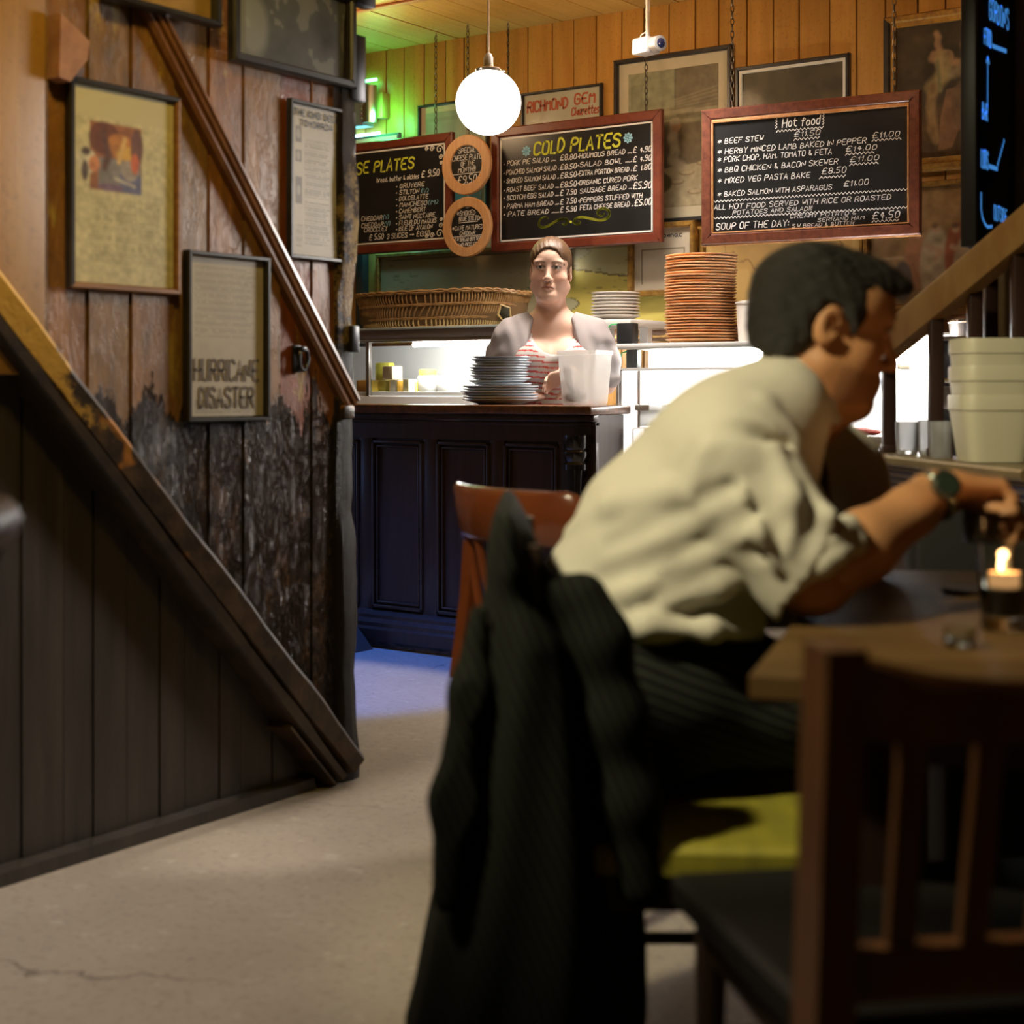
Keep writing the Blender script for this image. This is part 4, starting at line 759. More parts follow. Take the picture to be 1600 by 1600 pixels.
# ------------------------------------------------------------------ wicker basket and loaf
ya = YG+.26; c0, c1 = onY(566, 480, ya), onY(822, 480, ya); bx, by = (c0.x+c1.x)/2, ya; L, Wd = (c1.x-c0.x)/2, .15; zb0, zb1 = z3+.002, onY(640, 461, ya).z
T = Thing('wicker_basket', 'long brown wicker basket lying on the cheese display', 'basket', (bx, by, z3))
def oval(f, z, out=0.0, n=96):
    pts = []
    for k in range(n):
        a = 2*math.pi*k/n; ca, sa = math.cos(a), math.sin(a); e = 2.6
        pts.append((bx+(L*f+out)*math.copysign(abs(ca)**(2/e), ca), by+(Wd*f+out)*math.copysign(abs(sa)**(2/e), sa), z-.018*max(0, ca)**6*(z-zb0)/(zb1-zb0)))
    return pts
T.part('liner', G().loft([oval(.88, zb0), oval(.95, zb0+.03), oval(.985, zb1-.03), oval(.98, zb1-.006)], cap=False), M('inner_wicker', (.16, .09, .035), .8))
T.part('base', G().loft([oval(.88, zb0), oval(.88, zb0+.006)]), M('inner_wicker_base', (.2, .12, .05), .8))
wick = M('wicker', (.42, .25, .10), .5, c2=(.26, .13, .045), sc=30, bp=.3); wick2 = M('pale_wicker', (.60, .44, .20), .5, c2=(.40, .27, .10), sc=30)
rows = 9
for kk, nm in ((0, wick2), (1, wick), (2, wick)):
    g = G(); lo, hi = [(0, .25), (.27, .62), (.66, .98)][kk]; N = 150; A, B_ = oval(.88+.11*lo, zb0+(zb1-zb0)*lo, .004, N), oval(.88+.11*hi, zb0+(zb1-zb0)*hi, .004, N)
    for k in range(N):
        a, b = Vector(A[k]), Vector(B_[(k+kk % 2) % N]); o_ = (a-Vector((bx, by, a.z))).normalized()*.006; g.tube([a, (a+b)/2+o_, b], .0042, 5)
    T.part('woven_band', g, nm, kind='stuff')
for f, rad in ((0.0, .007), (.26, .006), (.64, .006), (1.0, .010)): 
    pts = oval(.88+.11*f, zb0+(zb1-zb0)*f, .007, 120); g = G()
    for ph in (0, 1): g.tube([(p[0], p[1], p[2]+rad*.6*math.sin(k*1.1+ph*3.14)) for k, p in enumerate(pts)], rad*.7, 6, True)
    T.part('braided_rim' if f == 1 else 'waling', g, wick if f else wick2)
e = c1; g = G().tube([(e.x-.035+.0, by-.07, zb0+.035), (e.x-.06, by-.085, zb0+.02), (e.x-.085, by-.10, zb0+.05), (e.x-.07, by-.098, zb0+.095), (e.x-.035, by-.08, zb0+.08)], .006, 6, True); T.part('handle_rim', g, wick2); T.part('handle_opening', G().ball((e.x-.06, by-.085, zb0+.058), (.026, .016, .034), 14, 8), M('dark_handle_gap', (.03, .025, .012), .9))
c = onY(642, 455, ya); single('bread_loaf', G().ball((0, 0, .055), (.055, .07, .05), 20, 12).ball((.018, 0, .065), (.042, .06, .046), 18, 10).ball((-.02, 0, .06), (.04, .06, .046), 18, 10), M('bread_crust', (.70, .33, .08), .6, c2=(.5, .2, .04), sc=14, bp=.2), 'round orange-brown bread loaf peeping out of the wicker basket', 'bread', (c.x, c.y, zb1-.095))
# ------------------------------------------------------------------ serving fridge right of the woman
YS = 5.45; xs0, xs1 = onY(966, 600, YS).x, onY(1235, 600, YS).x
T = Thing('serving_fridge', 'white fridge counter with glass tray under the tall plate stack', 'fridge counter', ((xs0+xs1)/2, YS+.3, 0))
LP = M('white_glow_front', (.85, .83, .80), .4, emit=(1.0, .95, .90), es=1.5); T.part('cabinet_body', G().box(xs0, xs1, YS, YB-.06, 0, 1.105, .006), MT['white']); T.part('glow_front', G().box(xs0+.02, xs1-.01, YS-.006, YS+.002, .45, 1.10, .002), LP); T.part('top_slab', G().box(xs0-.02, xs1, YS-.01, YB-.06, 1.19, 1.212, .004), MT['white'])  # front panel given emission to stand for its glare
T.part('light_tube', G().tube([(xs0+.04, YS+.2, 1.178), (xs1-.04, YS+.2, 1.178)], .010, 10), lit_tube_m); T.part('tray_floor', G().box(xs0, xs1, YS-.03, YS+.25, 1.105, 1.112), MT['white']); T.part('tray_glass', G().box(xs0+.02, xs1, YS-.028, YS-.024, 1.112, 1.19), MT['cglass'], smooth=0); T.part('back_upright', G().box(xs0, xs1, YS+.25, YS+.27, 1.105, 1.19), MT['white'])
for u in (967, 1000): p = onY(u, 600, YS); T.part('door_edge', G().box(p.x-.006, p.x+.006, YS-.012, YS, .5, 1.10, .002), MT['steel'])
p = onY(978, 505, YD-.1); T = Thing('power_adapter', 'black power block with green wire under the white plates', 'power block', (p.x, p.y, 1.212)); T.part('block', G().box(p.x-.035, p.x+.045, p.y-.02, p.y+.03, 1.212, 1.305, .004), MT['black']); T.part('wire', G().tube([(p.x-.03, p.y-.015, 1.302), (p.x-.055, p.y-.03, 1.30), (p.x-.08, p.y-.04, 1.27), (p.x-.085, p.y-.04, 1.22)], .003, 6), M('green_wire', (.05, .45, .15), .5))
p = onY(990, 560, YS+.03); T = Thing('power_adapter', 'black power block inside the glass tray', 'power block', (p.x, p.y, 1.112)); T.part('block', G().box(p.x-.028, p.x+.026, p.y-.015, p.y+.02, 1.112, 1.188, .004), MT['black']); T.part('wire', G().tube([(p.x-.02, p.y-.012, 1.182), (p.x-.045, p.y-.02, 1.175), (p.x-.055, p.y-.02, 1.13)], .003, 6), bpy.data.materials['green_wire'])
p = onY(1174, 500, YD-.02); T = Thing('white_tub', 'white plastic tub right of the tall orange plate stack', 'tub', (p.x, p.y, 1.212)); T.part('tub', G().lathe([(0, 0), (.052, 0), (.062, .16), (.060, .16), (.05, .004), (0, .004)], (p.x, p.y, 1.212), 28), MT['plastw']); T.part('lid', G().lathe([(0, 0), (.066, 0), (.066, .008), (.04, .014), (0, .015)], (p.x, p.y, 1.373), 28), MT['plastw'])
# white chest beside the counter end
p0, p1 = xr+.012, onY(1010, 700, 4.95).x
T = Thing('white_chest', 'low white chest with ledge beside the right end of the bar counter', 'chest', ((p0+p1)/2, 5.1, 0)); T.part('glow_front', G().box(p0+.01, p1-.01, 4.943, 4.952, .66, onY(960, 670, 4.95).z, .002), M('chest_glow_front', (.85, .80, .77), .4, emit=(1.0, .92, .86), es=1.2)); T.part('chest_body', G().box(p0, p1, 4.95, 5.3, 0, onY(960, 668, 4.95).z, .006), MT['white']); T.part('ledge', G().box(p0, p1-.05, 4.99, 5.3, onY(960, 666, 4.95).z, onY(960, 641, 4.95).z, .004), MT['white']); T.part('ledge_top', G().box(p0, p1, 4.97, 5.3, onY(960, 641, 4.95).z, onY(960, 632, 4.95).z, .003), MT['white']); T.part('vent', G().box(p0+.06, p0+.12, 4.944, 4.952, .3, .58, .002), MT['steel'])  # chest front made to glow, standing in for light on it
# kitchen cupboard seen through the balusters, cooker, pan
xk0, xk1 = xs1+.005, onY(1466, 600, 5.4).x
T = Thing('kitchen_cupboard', 'bright white lit cupboard behind the balusters', 'cupboard', ((xk0+xk1)/2, 5.75, 0)); T.part('glow_front', G().box(xk0+.01, xk1-.01, 5.542, 5.552, .87, onY(1400, 524, 5.5).z, .002), LP); T.part('body', G().box(xk0, xk1, 5.55, YB-.06, 0, onY(1400, 520, 5.5).z, .005), MT['white']); T.part('worktop', G().box(xk0, xk1, 5.12, 5.56, .82, .86, .004), MT['white']); T.part('base_unit', G().box(xk0, xk1, 5.15, 5.55, 0, .82, .004), MT['white'])  # cupboard front glows by added emission, for its glare
T.part('light_tube', G().tube([(xk0+.05, 5.50, 1.16), (xk1-.05, 5.50, 1.16)], .012, 10), lit_tube_m)
p = onY(1408, 560, 5.5); single('wall_socket_box', G().box(-.02, .03, -.02, .02, -.04, .055, .004), M('beige_box', (.30, .26, .18), .6), 'small beige switch box on the bright cupboard', 'switch box', (p.x, p.y+.03, p.z))
p = onY(1345, 693, 5.25); single('red_cloth', G().ball((0, 0, .012), (.05, .04, .014), 16, 8).ball((.04, .01, .01), (.03, .03, .01), 14, 8), M('dark_red_cloth', (.32, .04, .03), .8), 'crumpled dark red cloth on the white worktop', 'cloth', (p.x, p.y, .86))
p0, p1 = onY(1470, 600, 5.3).x, onY(1570, 600, 5.3).x; zt_ = onY(1500, 532, 5.3).z
T = Thing('cooker', 'black cooker with steel lids behind the white buckets', 'cooker', ((p0+p1)/2, 5.5, 0)); T.part('oven_body', G().box(p0, p1, 5.3, 5.8, 0, zt_, .006), M('black_enamel', (.02, .02, .022), .2, c2=(.06, .06, .06), sc=20)); T.part('hob_plate', G().box(p0, p1, 5.28, 5.8, zt_, zt_+.015, .003), MT['steel']); T.part('door_handle', G().tube([(p0+.03, 5.26, zt_-.14), (p1-.03, 5.26, zt_-.14)], .009, 8), MT['chrome']); T.part('control_strip', G().box(p0+.01, p1-.01, 5.292, 5.302, zt_-.24, zt_-.16, .002), MT['steel'])
T = Thing('cooking_pan', 'wide steel pan with lid on the cooker', 'pan', ((p0+p1)/2, 5.5, zt_+.015)); cc = ((p0+p1)/2, 5.5, zt_+.015); T.part('pan_body', G().lathe([(0, 0), (.14, 0), (.145, .05), (.15, .055), (.14, .055), (.135, .005), (0, .004)], cc, 36), MT['steel']); T.part('lid', G().lathe([(.148, .056), (.148, .062), (.10, .08), (.02, .09), (.02, .105), (0, .108)], cc, 36), MT['chrome'])
p = onY(1573, 470, 5.2); single('copper_pipe', G().tube([(0, 0, 0), (0, 0, ZC)], .018, 14).tube([(0, 0, p.z+.02), (0, 0, p.z+.05)], .024, 14), M('copper_pipe_metal', (.50, .20, .05), .35, .6), 'vertical copper-orange pipe between the balusters', 'pipe', (p.x, 5.2, 0))
# ================================================================== MENU BOARDS
def chain(T, x, y, ztop, zbot, r=.012):
    L = .034; n = int((ztop-zbot)/(L*.78)); g = G()
    for k in range(n):
        z = ztop-.02-k*(ztop-.02-zbot)/n; a = k % 2; pts = []
        for j in range(10): t = 2*math.pi*j/10; q = math.cos(t)*.0068; pts.append((x+(q if a else 0), y+(0 if a else q), z-L*.3+math.sin(t)*L*.5))
        g.tube(pts, .0022, 5, True)
    T.part('chain', g, MT['chain']); T.part('ceiling_hook', G().tube([(x, y, ztop), (x, y, ztop-.012), (x+.008, y, ztop-.02), (x+.002, y, ztop-.032), (x-.006, y, ztop-.024)], .0028, 6), MT['steel'])
def board(name, label, w, h, fw, fm, line, loc, rotz=0, lip=None):
    T = Thing(name, label, 'chalkboard', tuple(loc), rotz=rotz, local=True); hw, hh = w/2, h/2
    for pl in ([(-hw, hh), (hw, hh), (hw-fw, hh-fw), (-hw+fw, hh-fw)], [(hw, -hh), (-hw, -hh), (-hw+fw, -hh+fw), (hw-fw, -hh+fw)], [(-hw, -hh), (-hw, hh), (-hw+fw, hh-fw), (-hw+fw, -hh+fw)], [(hw, hh), (hw, -hh), (hw-fw, -hh+fw), (hw-fw, hh-fw)]):
        n = len(pl); cx = sum(p[0] for p in pl)/4; cz = sum(p[1] for p in pl)/4; g = G(); v = [(p[0], 0, p[1]) for p in pl]+[(p[0], -.022, p[1]) for p in pl]; c = pl
        dx, dz = (cx, 0) if abs(cx) > abs(cz)*1.01 or cz == 0 else (0, cz); f = [(p[0]+(-(p[0]-cx) if dx else 0)*.25, -.028, p[1]+(-(p[1]-cz) if dz else 0)*.25) for p in pl]
        g.v = v+f; g.f = [(3, 2, 1, 0), (8, 9, 10, 11)]+[(i+k*4, (i+1) % 4+k*4, (i+1) % 4+k*4+4, i+k*4+4) for k in (0, 1) for i in range(4)]; T.part('frame_rail', g, fm, smooth=0)
    iw, ih = hw-fw, hh-fw; T.part('slate', G().box(-iw-.004, iw+.004, -.016, 0, -ih-.004, ih+.004), MT['chalkb'])
    if lip:
        g = G(); t = .006
        for x0, x1, z0, z1 in ((-iw, iw, ih-t*2.2, ih), (-iw, iw, -ih, -ih+t), (-iw, -iw+t, -ih, ih), (iw-t, iw, -ih, ih)): g.box(x0, x1, -.026, -.01, z0, z1, .001)
        g.box(-hw, hw, -.02, -.001, -hh-.004, -hh+.001); T.part('bare_wood_lip', g, lip)
    if line:
        g = G(); t = .0075; e = .008
        for a, b in (((-iw+e, ih-e), (iw-e, ih-e)), ((iw-e, ih-e), (iw-e, -ih+e)), ((iw-e, -ih+e), (-iw+e, -ih+e)), ((-iw+e, -ih+e), (-iw+e, ih-e))): ribbon(g, [a, b], t, -.016)
        T.part('painted_line', g, MT['chalk'], smooth=0)
    T.iw, T.ih = iw, ih; return T
def put(T, rows, mat, name='chalk_writing', wdk=.14):
    W, H = 2*T.iw, 2*T.ih
    for s, x0, x1, t, hh in rows: g = G(); write(g, s, -T.iw+x0*W, T.ih-t*H, hh*H, (x1-x0)*W, wd=hh*H*wdk, y=-.0165, jit=.5); T.part(name, g, mat, smooth=0)
YM = 5.92
a, b = onY(770, 203, YM), onY(1034, 378, YM); xa_, xb_ = onY(768, 300, YM).x, onY(1034, 300, YM).x; zt_, zb_ = onY(1034, 170, YM).z, onY(1034, 378, YM).z
T = board('menu_board', 'chalkboard headed COLD PLATES in a mahogany frame', xb_-xa_, zt_-zb_, .044, MT['mahog'], True, ((xa_+xb_)/2, YM+.02, (zt_+zb_)/2))
put(T, [('COLD PLATES', .235, .79, .200, .118)], MT['lime'], 'heading', .18)
nm = [('^ PORK PIE SALAD .....', .03, .38, .275), ('^ POACHED SALMON SALAD .', .03, .40, .36), ('^ SMOKED SALMON SALAD ..', .03, .40, .44), ('^ ROAST BEEF SALAD ....', .03, .40, .525), ('^ SCOTCH EGG SALAD ....', .03, .40, .60), ('^ PARMA HAM BREAD ....', .03, .40, .68), ('^ PATE BREAD ......', .03, .40, .755)]
pr = ['£8.80', '£8.50', '£8.50', '£8.50', '£ 7.90', '£ 7.50', '£ 5.90']
put(T, [(s, x0, x1, t, .042) for s, x0, x1, t in nm]+[(s, .41, .515, nm[i][3], .048) for i, s in enumerate(pr)]+[('^HOUMOUS BREAD ....', .525, .865, .275, .042), ('£ 4.90', .875, .985, .275, .048), ('^SALAD BOWL .....', .525, .865, .355, .042), ('£ 4.90', .875, .985, .355, .048), ('^EXTRA PORTION BREAD .', .525, .865, .435, .042), ('£ 1.80', .875, .985, .435, .048), ('^ORGANIC CURED PORK', .525, .90, .52, .042), ('SAUSAGE BREAD ...', .54, .865, .595, .042), ('£5.90', .875, .985, .60, .058), ('^PEPPERS STUFFED WITH', .53, .93, .68, .042), ('FETA CHEESE BREAD ..', .54, .875, .75, .042), ('£5.00', .885, .985, .75, .056)], MT['chalk'], wdk=.15)
for cx, cz in ((.185, .155), (.845, .135)):
    g = G(); X, Z = -T.iw+cx*2*T.iw, T.ih-cz*2*T.ih
    for k in range(4): t = math.pi*k/4; ribbon(g, [(X-.022*math.cos(t), Z-.022*math.sin(t)), (X+.022*math.cos(t), Z+.022*math.sin(t))], .005, -.0165)
    for k in range(8): t = math.pi*k/4+.15; q = t+.5; ribbon(g, [(X+.014*math.cos(t), Z+.014*math.sin(t)), (X+.023*math.cos(q), Z+.023*math.sin(q))], .004, -.0168)
    T.part('snowflake', g, MT['sky'], smooth=0)
def swirl(g, T, pts, wd):
    n = len(pts)
    for i in range(n-1): ribbon(g, [pts[i], pts[i+1]], wd*(.35+.65*math.sin(math.pi*(i+.5)/n)), -.0165)
g = G(); W, H = 2*T.iw, 2*T.ih; f = lambda p: [(-T.iw+x*W, T.ih-z*H) for x, z in p]
for p in ([(.33, .80), (.31, .785), (.28, .80), (.265, .85), (.285, .885), (.33, .875), (.38, .835), (.42, .815), (.455, .82), (.46, .855), (.44, .875), (.425, .86)], [(.53, .845), (.545, .86), (.53, .878), (.50, .865), (.505, .825), (.55, .81), (.61, .835), (.67, .86), (.72, .845), (.735, .79), (.70, .745), (.655, .76), (.65, .80), (.68, .82), (.695, .80)], [(.478, .85), (.484, .852)]): swirl(g, T, chaikin(chaikin(f(p))), .012)
T.part('flourish', g, MT['lime'], smooth=0)
for u in (790, 1006): x_ = onY(u, 150, YM).x; chain(T, x_-T.off[0] if False else x_-(xa_+xb_)/2, .0, ZC-(zt_+zb_)/2, (zt_-zb_)/2)
# cheese plates board
xb2 = onY(707, 300, YM).x; xa2 = xb2-(xb_-xa_); zt2, zb2 = onY(706, 206, YM).z, onY(706, 388, YM).z
T = board('menu_board', 'chalkboard headed CHEESE PLATES half hidden by the corner post', xb2-xa2, zt2-zb2, .044, MT['mahog'], True, ((xa2+xb2)/2, YM+.02, (zt2+zb2)/2))
put(T, [('CHEESE PLATES', .10, .76, .235, .115)], MT['lime'], 'heading', .18)
put(T, [('bread, butter & pickles', .48, .80, .345, .045), ('£ 9.50', .82, .95, .335, .065)]+[('^ '+s, .63, x, t, .044) for s, x, t in (('GRUYERE', .84, .43), ('STILTON', .80, .495), ('DOLCELATTE', .87, .56), ('MANCHEGO', .86, .625), ('CAMEMBERT', .85, .69), ('SAINT NECTAIRE', .92, .755), ('FLEUR DU MAQUIS', .93, .815), ('ISLE OF AVALON', .90, .875))]+[('CHEDDAR', .36, .52, .74, .044), ('CHEDDAR', .36, .53, .81, .044), ('CROCCLET', .38, .56, .86, .044), ('£ 5.50', .42, .53, .945, .06), ('3 SLICES > £13.50', .56, .88, .945, .050)], MT['chalk'], wdk=.15)
put(T, [('(V)', .82, .87, .50, .045), ('(M)', .87, .94, .625, .045), ('(V)', .53, .57, .74, .045), ('(V)', .54, .58, .81, .045)], MT['sky'], 'blue_marks')
for sz in (1, -1):
    for (cx, cz, r0, tt) in ((.955, .93, .022, 3.5), (.90, .945, .014, 4), (.86, .95, .011, 4), (.965, .85, .013, 4), (.968, .79, .010, 4)):
        g = G(); X, Z = -T.iw+cx*2*T.iw, sz*(cz*2-1)*T.ih*1.0; pts = [(X+r0*(1-i/22)*math.cos(i*tt/8), Z+r0*(1-i/22)*math.sin(i*tt/8)) for i in range(18)]; ribbon(g, pts, .0045, -.0165); T.part('corner_scroll', g, MT['chalk'], smooth=0)
x_ = onY(677, 150, YM).x; chain(T, x_-(xa2+xb2)/2, 0, ZC-(zt2+zb2)/2, (zt2-zb2)/2)
chain(T, -(x_-(xa2+xb2)/2), 0, ZC-(zt2+zb2)/2, (zt2-zb2)/2)
# hot food board
YH = 5.62; a, b = onY(1103, 275, YH), onY(1427, 260, YH); w = .86; lc = (onY(1264, 265, YH)); D_ = (lc-Vector((0, 0, CZ))).dot(Vector((-SN, CS, 0))); 
rz = R(6); w = (b.x-a.x)*1.01; zt3 = CZ+(HOR-158)/FPX*D_; zb3 = CZ+(HOR-376)/FPX*D_
T = board('menu_board', 'chalkboard headed Hot food in a worn red-brown frame', w, zt3-zb3, .044, MT['worn'], False, (lc.x, lc.y, (zt3+zb3)/2), rz, lip=MT['woodlip'])
rows = [('Hot food', .37, .56, .115, .07), ('* BEEF STEW', .03, .27, .215, .045), ('£11.50', .43, .56, .205, .042), ('* HERBY MINCED LAMB BAKED IN PEPPER', .03, .79, .305, .045), ('£11.00', .82, .95, .27, .045), ('* PORK CHOP, HAM, TOMATO & FETA', .03, .62, .375, .045), ('£14.00', .69, .84, .365, .042), ('* BBQ CHICKEN & BACON SKEWER', .03, .65, .465, .045), ('£11.00', .71, .85, .455, .042), ('* MIXED VEG PASTA BAKE', .03, .51, .56, .045), ('£8.50', .57, .69, .54, .048), ('* BAKED SALMON WITH ASPARAGUS', .03, .62, .675, .042), ('£11.00', .68, .80, .655, .045),
        ('ALL HOT FOOD SERVED WITH RICE OR ROASTED', .01, .91, .79, .042), ('POTATOES AND SALAD!!!', .11, .52, .842, .036), ('CREAMY POTATO &', .41, .74, .90, .034), ('SERRANO HAM', .55, .78, .943, .032), ('S/W BREAD & BUTTER', .42, .73, .983, .030), ('SOUP OF THE DAY:', .02, .40, .965, .052), ('£4.50', .82, .95, .945, .056)]
put(T, rows, MT['chalk'], wdk=.12); g = G(); W, H = 2*T.iw, 2*T.ih
for x0, x1, t in ((.34, .58, .145), (.43, .56, .228), (.82, .96, .29), (.69, .83, .388), (.71, .85, .478), (.56, .69, .57), (.0, 1, .715), (.0, 1, .862), (.82, .95, .965)): zigzag(g, -T.iw+x0*W, -T.iw+x1*W, T.ih-t*H, .008, .0035, -.0165, .0075)
for x0 in (.34, .58): ribbon(g, [(-T.iw+x0*W+(.003 if k % 2 else -.003), T.ih-.012*k*H) for k in range(1, 11)], .0035, -.0165)
T.part('chalk_wavy_lines', g, MT['chalk'], smooth=0)
for dx in (-.36, .38): chain(T, dx*w, 0, ZC-(zt3+zb3)/2, (zt3-zb3)/2)
# round signs
for i, (u, v, lab, rows) in enumerate(((731, 258, 'upper round beech sign reading SPECIAL CHEESE PLATE OF THE MONTH', [('*', -.012, .012, .092, .02), ('SPECIAL', -.05, .05, .058, .024), ('CHEESE PLATE', -.085, .085, .024, .024), ('OF THE', -.035, .045, -.004, .022), ('MONTH!!!', -.05, .05, -.034, .024), ('£9.50', -.055, .055, -.088, .040)]), (732, 355, 'lower round beech sign reading SMOKED BLUE STILTON, CAVE MATURED CHEDDAR', [('*', -.012, .012, .085, .018), ('*SMOKED', -.062, .045, .056, .022), ('BLUE STILTON', -.05, .08, .030, .020), ('*CAVE MATURED', -.09, .09, -.012, .020), ('CHEDDAR', -.045, .045, -.038, .018), ('S/W BREAD BUTTER', -.075, .08, -.066, .017), ('AND PICKLES', -.055, .055, -.090, .016)]))):
    p = onY(u, v, 5.86); T = Thing('round_sign', lab, 'sign', (p.x, p.y, p.z), local=True, rotz=.0001); ro = .143; ri = .092 if i == 0 else .096
    rg = G().lathe([(ri, 0), (ro, 0), (ro, .014), (ro-.004, .018), (ri+.003, .018), (ri, .014)], n=64, closed=True); rg.v = [(x, -z, y) for x, y, z in rg.v]; T.part('beech_ring', rg, MT['beech'])
    dg = G().lathe([(0, .002), (ri+.001, .002), (ri+.001, .008), (0, .008)], n=64); dg.v = [(x, -z, y) for x, y, z in dg.v]; T.part('slate_disc', dg, MT['chalkb'])
    for s, x0, x1, z, hh in rows: g = G(); write(g, s, x0, z, hh, x1-x0, wd=.0042 if hh > .03 else .0026, y=-.0085, jit=.4); T.part('chalk_writing', g, MT['chalk'], smooth=0)
    g = G()
    for x0, x1, z in (((-.088, .088, -.042), (-.05, .05, -.093)) if i == 0 else ((-.05, .06, .022), (-.088, .088, -.044))): ribbon(g, [(x0, z), (x1, z+.002)], .003, -.0085)
    T.part('chalk_line', g, MT['chalk'], smooth=0)
    if i == 0: chain(T, 0, 0, ZC-p.z, ro)
    else: T.part('wire_link', G().tube([(0, -.005, ro-.004), (0, -.005, ro+.03)], .002, 6), MT['steel'])
# ------------------------------------------------------------------ globe lamp, camera, insect lamp
p = c2w(*P(763, 160, 6.0)); r_ = 51*6.0/FPX
T = Thing('globe_lamp', 'round white glass pendant lamp hanging before the boards', 'lamp', (p.x, p.y, ZC))
gm, nt, b = newmat('lit_opal_glass'); b.inputs['Base Color'].default_value = (.9, .88, .85, 1); b.inputs['Roughness'].default_value = .15; b.inputs['Emission Color'].default_value = (1.0, .88, .74, 1); b.inputs['Emission Strength'].default_value = 9
T.part('opal_globe', G().ball(tuple(p), r_, 48, 32), gm, smooth=180); zt_ = p.z+r_
T.part('gallery', G().lathe([(.0, -.012), (.05, -.012), (.052, .0), (.045, .006), (.02, .01), (.018, .022), (0, .022)], (p.x, p.y, zt_), 28), MT['steel']); T.part('socket', G().lathe([(0, .02), (.018, .02), (.019, .045), (.012, .062), (.006, .066), (0, .066)], (p.x, p.y, zt_), 20), MT['plastw']); T.part('cord', G().tube([(p.x, p.y, zt_+.06), (p.x, p.y, ZC)], .0042, 8), M('white_cord', (.75, .62, .45), .5))
for k in range(3): a = k*2.1+.6; T.part('gallery_screw', G().tube([(p.x+.045*math.cos(a), p.y+.045*math.sin(a), zt_-.004), (p.x+.066*math.cos(a), p.y+.066*math.sin(a), zt_-.004)], .0035, 8), MT['steel'])
p = c2w(*P(1012, 72, 6.3)); T = Thing('security_camera', 'small white security camera on a ceiling stem', 'camera', (p.x, p.y, ZC)); T.part('ceiling_cup', G().lathe([(0, -.045), (.016, -.045), (.02, -.03), (.05, -.004), (.05, 0), (0, 0)], (p.x, p.y, ZC), 24), MT['chrome']); T.part('stem', G().tube([(p.x, p.y, ZC-.04), (p.x, p.y, p.z+.03)], .009, 12), MT['plastw'])
d = (Vector((0, 0, CZ))-p); d.z = -.25; d.normalize(); d = (Matrix.Rotation(R(38), 3, 'Z') @ d); bodyg = G().beam(p-d*.06, p+d*.04, .078, .068, bev=.010); T.part('camera_body', bodyg, M('silver_grey_plastic', (.42, .40, .38), .35)); T.part('lens', G().tube([p+d*.038, p+d*.045, p+d*.085, p+d*.088], [.028, .033, .032, .026], 20), M('grey_lens_barrel', (.22, .20, .18), .35)); T.part('lens_glass', G().tube([p+d*.087, p+d*.091], [.022, .016], 20), M('lens_glass_blue', (.01, .015, .05), .08, coat=1)); T.part('cable', G().tube([(p.x-.02, p.y, p.z+.0), (p.x-.045, p.y, p.z+.02), (p.x-.03, p.y, p.z+.05), (p.x-.006, p.y, p.z+.06)], .003, 6), MT['plastw'])
a, b = onY(540, 160, YB), onY(607, 160, YB); zl0, zl1 = onY(590, 192, YB-.08).z, onY(590, 134, YB-.08).z
T = Thing('insect_lamp', 'brushed steel wall lamp glowing green and cyan behind the corner post', 'wall lamp', ((a.x+b.x)/2, YB-.05, zl0)); T.part('housing', G().box(a.x, b.x-.07, YB-.12, YB-.03, zl0-.01, zl1+.02, .006), M('grey_housing', (.16, .14, .13), .5)); g = G(); n_ = 10; cx_ = b.x-.045
T.part('steel_shade', G().lathe([(.042, zl0), (.042, zl1), (.040, zl1), (.040, zl0)], (cx_, YB-.09, 0), 16, True, a0=-math.pi, a1=0), MT['steel']); T.part('bracket', G().box(b.x-.03, b.x+.01, YB-.06, YB-.002, zl0+.03, zl1-.03, .003), M('ochre_bracket', (.35, .22, .06), .5))
T.part('lamp_tube', G().tube([(a.x+.02, YB-.035, zl1+.045), (b.x-.05, YB-.035, zl1+.045)], .008, 8), M('lit_green_tube', (.2, 1, .4), .5, emit=(.10, 1.0, .28), es=14)); T.part('lamp_tube', G().tube([(a.x+.02, YB-.035, zl0-.045), (b.x-.03, YB-.035, zl0-.045)], .008, 8), M('lit_cyan_tube', (.5, 1, 1), .5, emit=(.25, .85, 1.0), es=28))
g = G(); [g.ball((onY(567, v, YB-.125).x-.01, YB-.122, onY(567, v, YB-.125).z), .006, 8, 6) for v in (163, 170, 177, 184)]; T.part('rivets', g, MT['chrome'])
a, b = onY(556, 214, YB-.06), onY(626, 210, YB-.06); T = Thing('ledge_frame', 'small white framed notice lit blue under the insect lamp', 'notice', ((a.x+b.x)/2, YB-.06, a.z-.2)); T.part('frame', G().box(a.x-.1, b.x, YB-.075, YB-.05, a.z-.2, b.z+.01, .003), M('blue_light_tint_frame', (.10, .16, .25), .4)); T.part('sheet', G().box(a.x-.09, b.x-.012, YB-.078, YB-.074, a.z-.19, b.z-.004), MT['white'])  # blue light on the frame is put into its colour
p = c2w(*P(829, 410, 6.95)); T = Thing('map_glare_bulb', 'small white lit bulb on the map left of the woman\'s head', 'lamp', (p.x, YB-.04, p.z)); T.part('bulb', G().ball((p.x, YB-.06, p.z), (.022, .018, .036), 20, 12), M('map_glare_glow', (1, 1, 1), .4, emit=(1, .95, .9), es=9)); T.part('glare_base', G().box(p.x-.012, p.x+.012, YB-.045, YB-.030, p.z-.05, p.z+.05, .003), MT['gilt'])  # bulb added to stand for a lamp's glare in the map glass
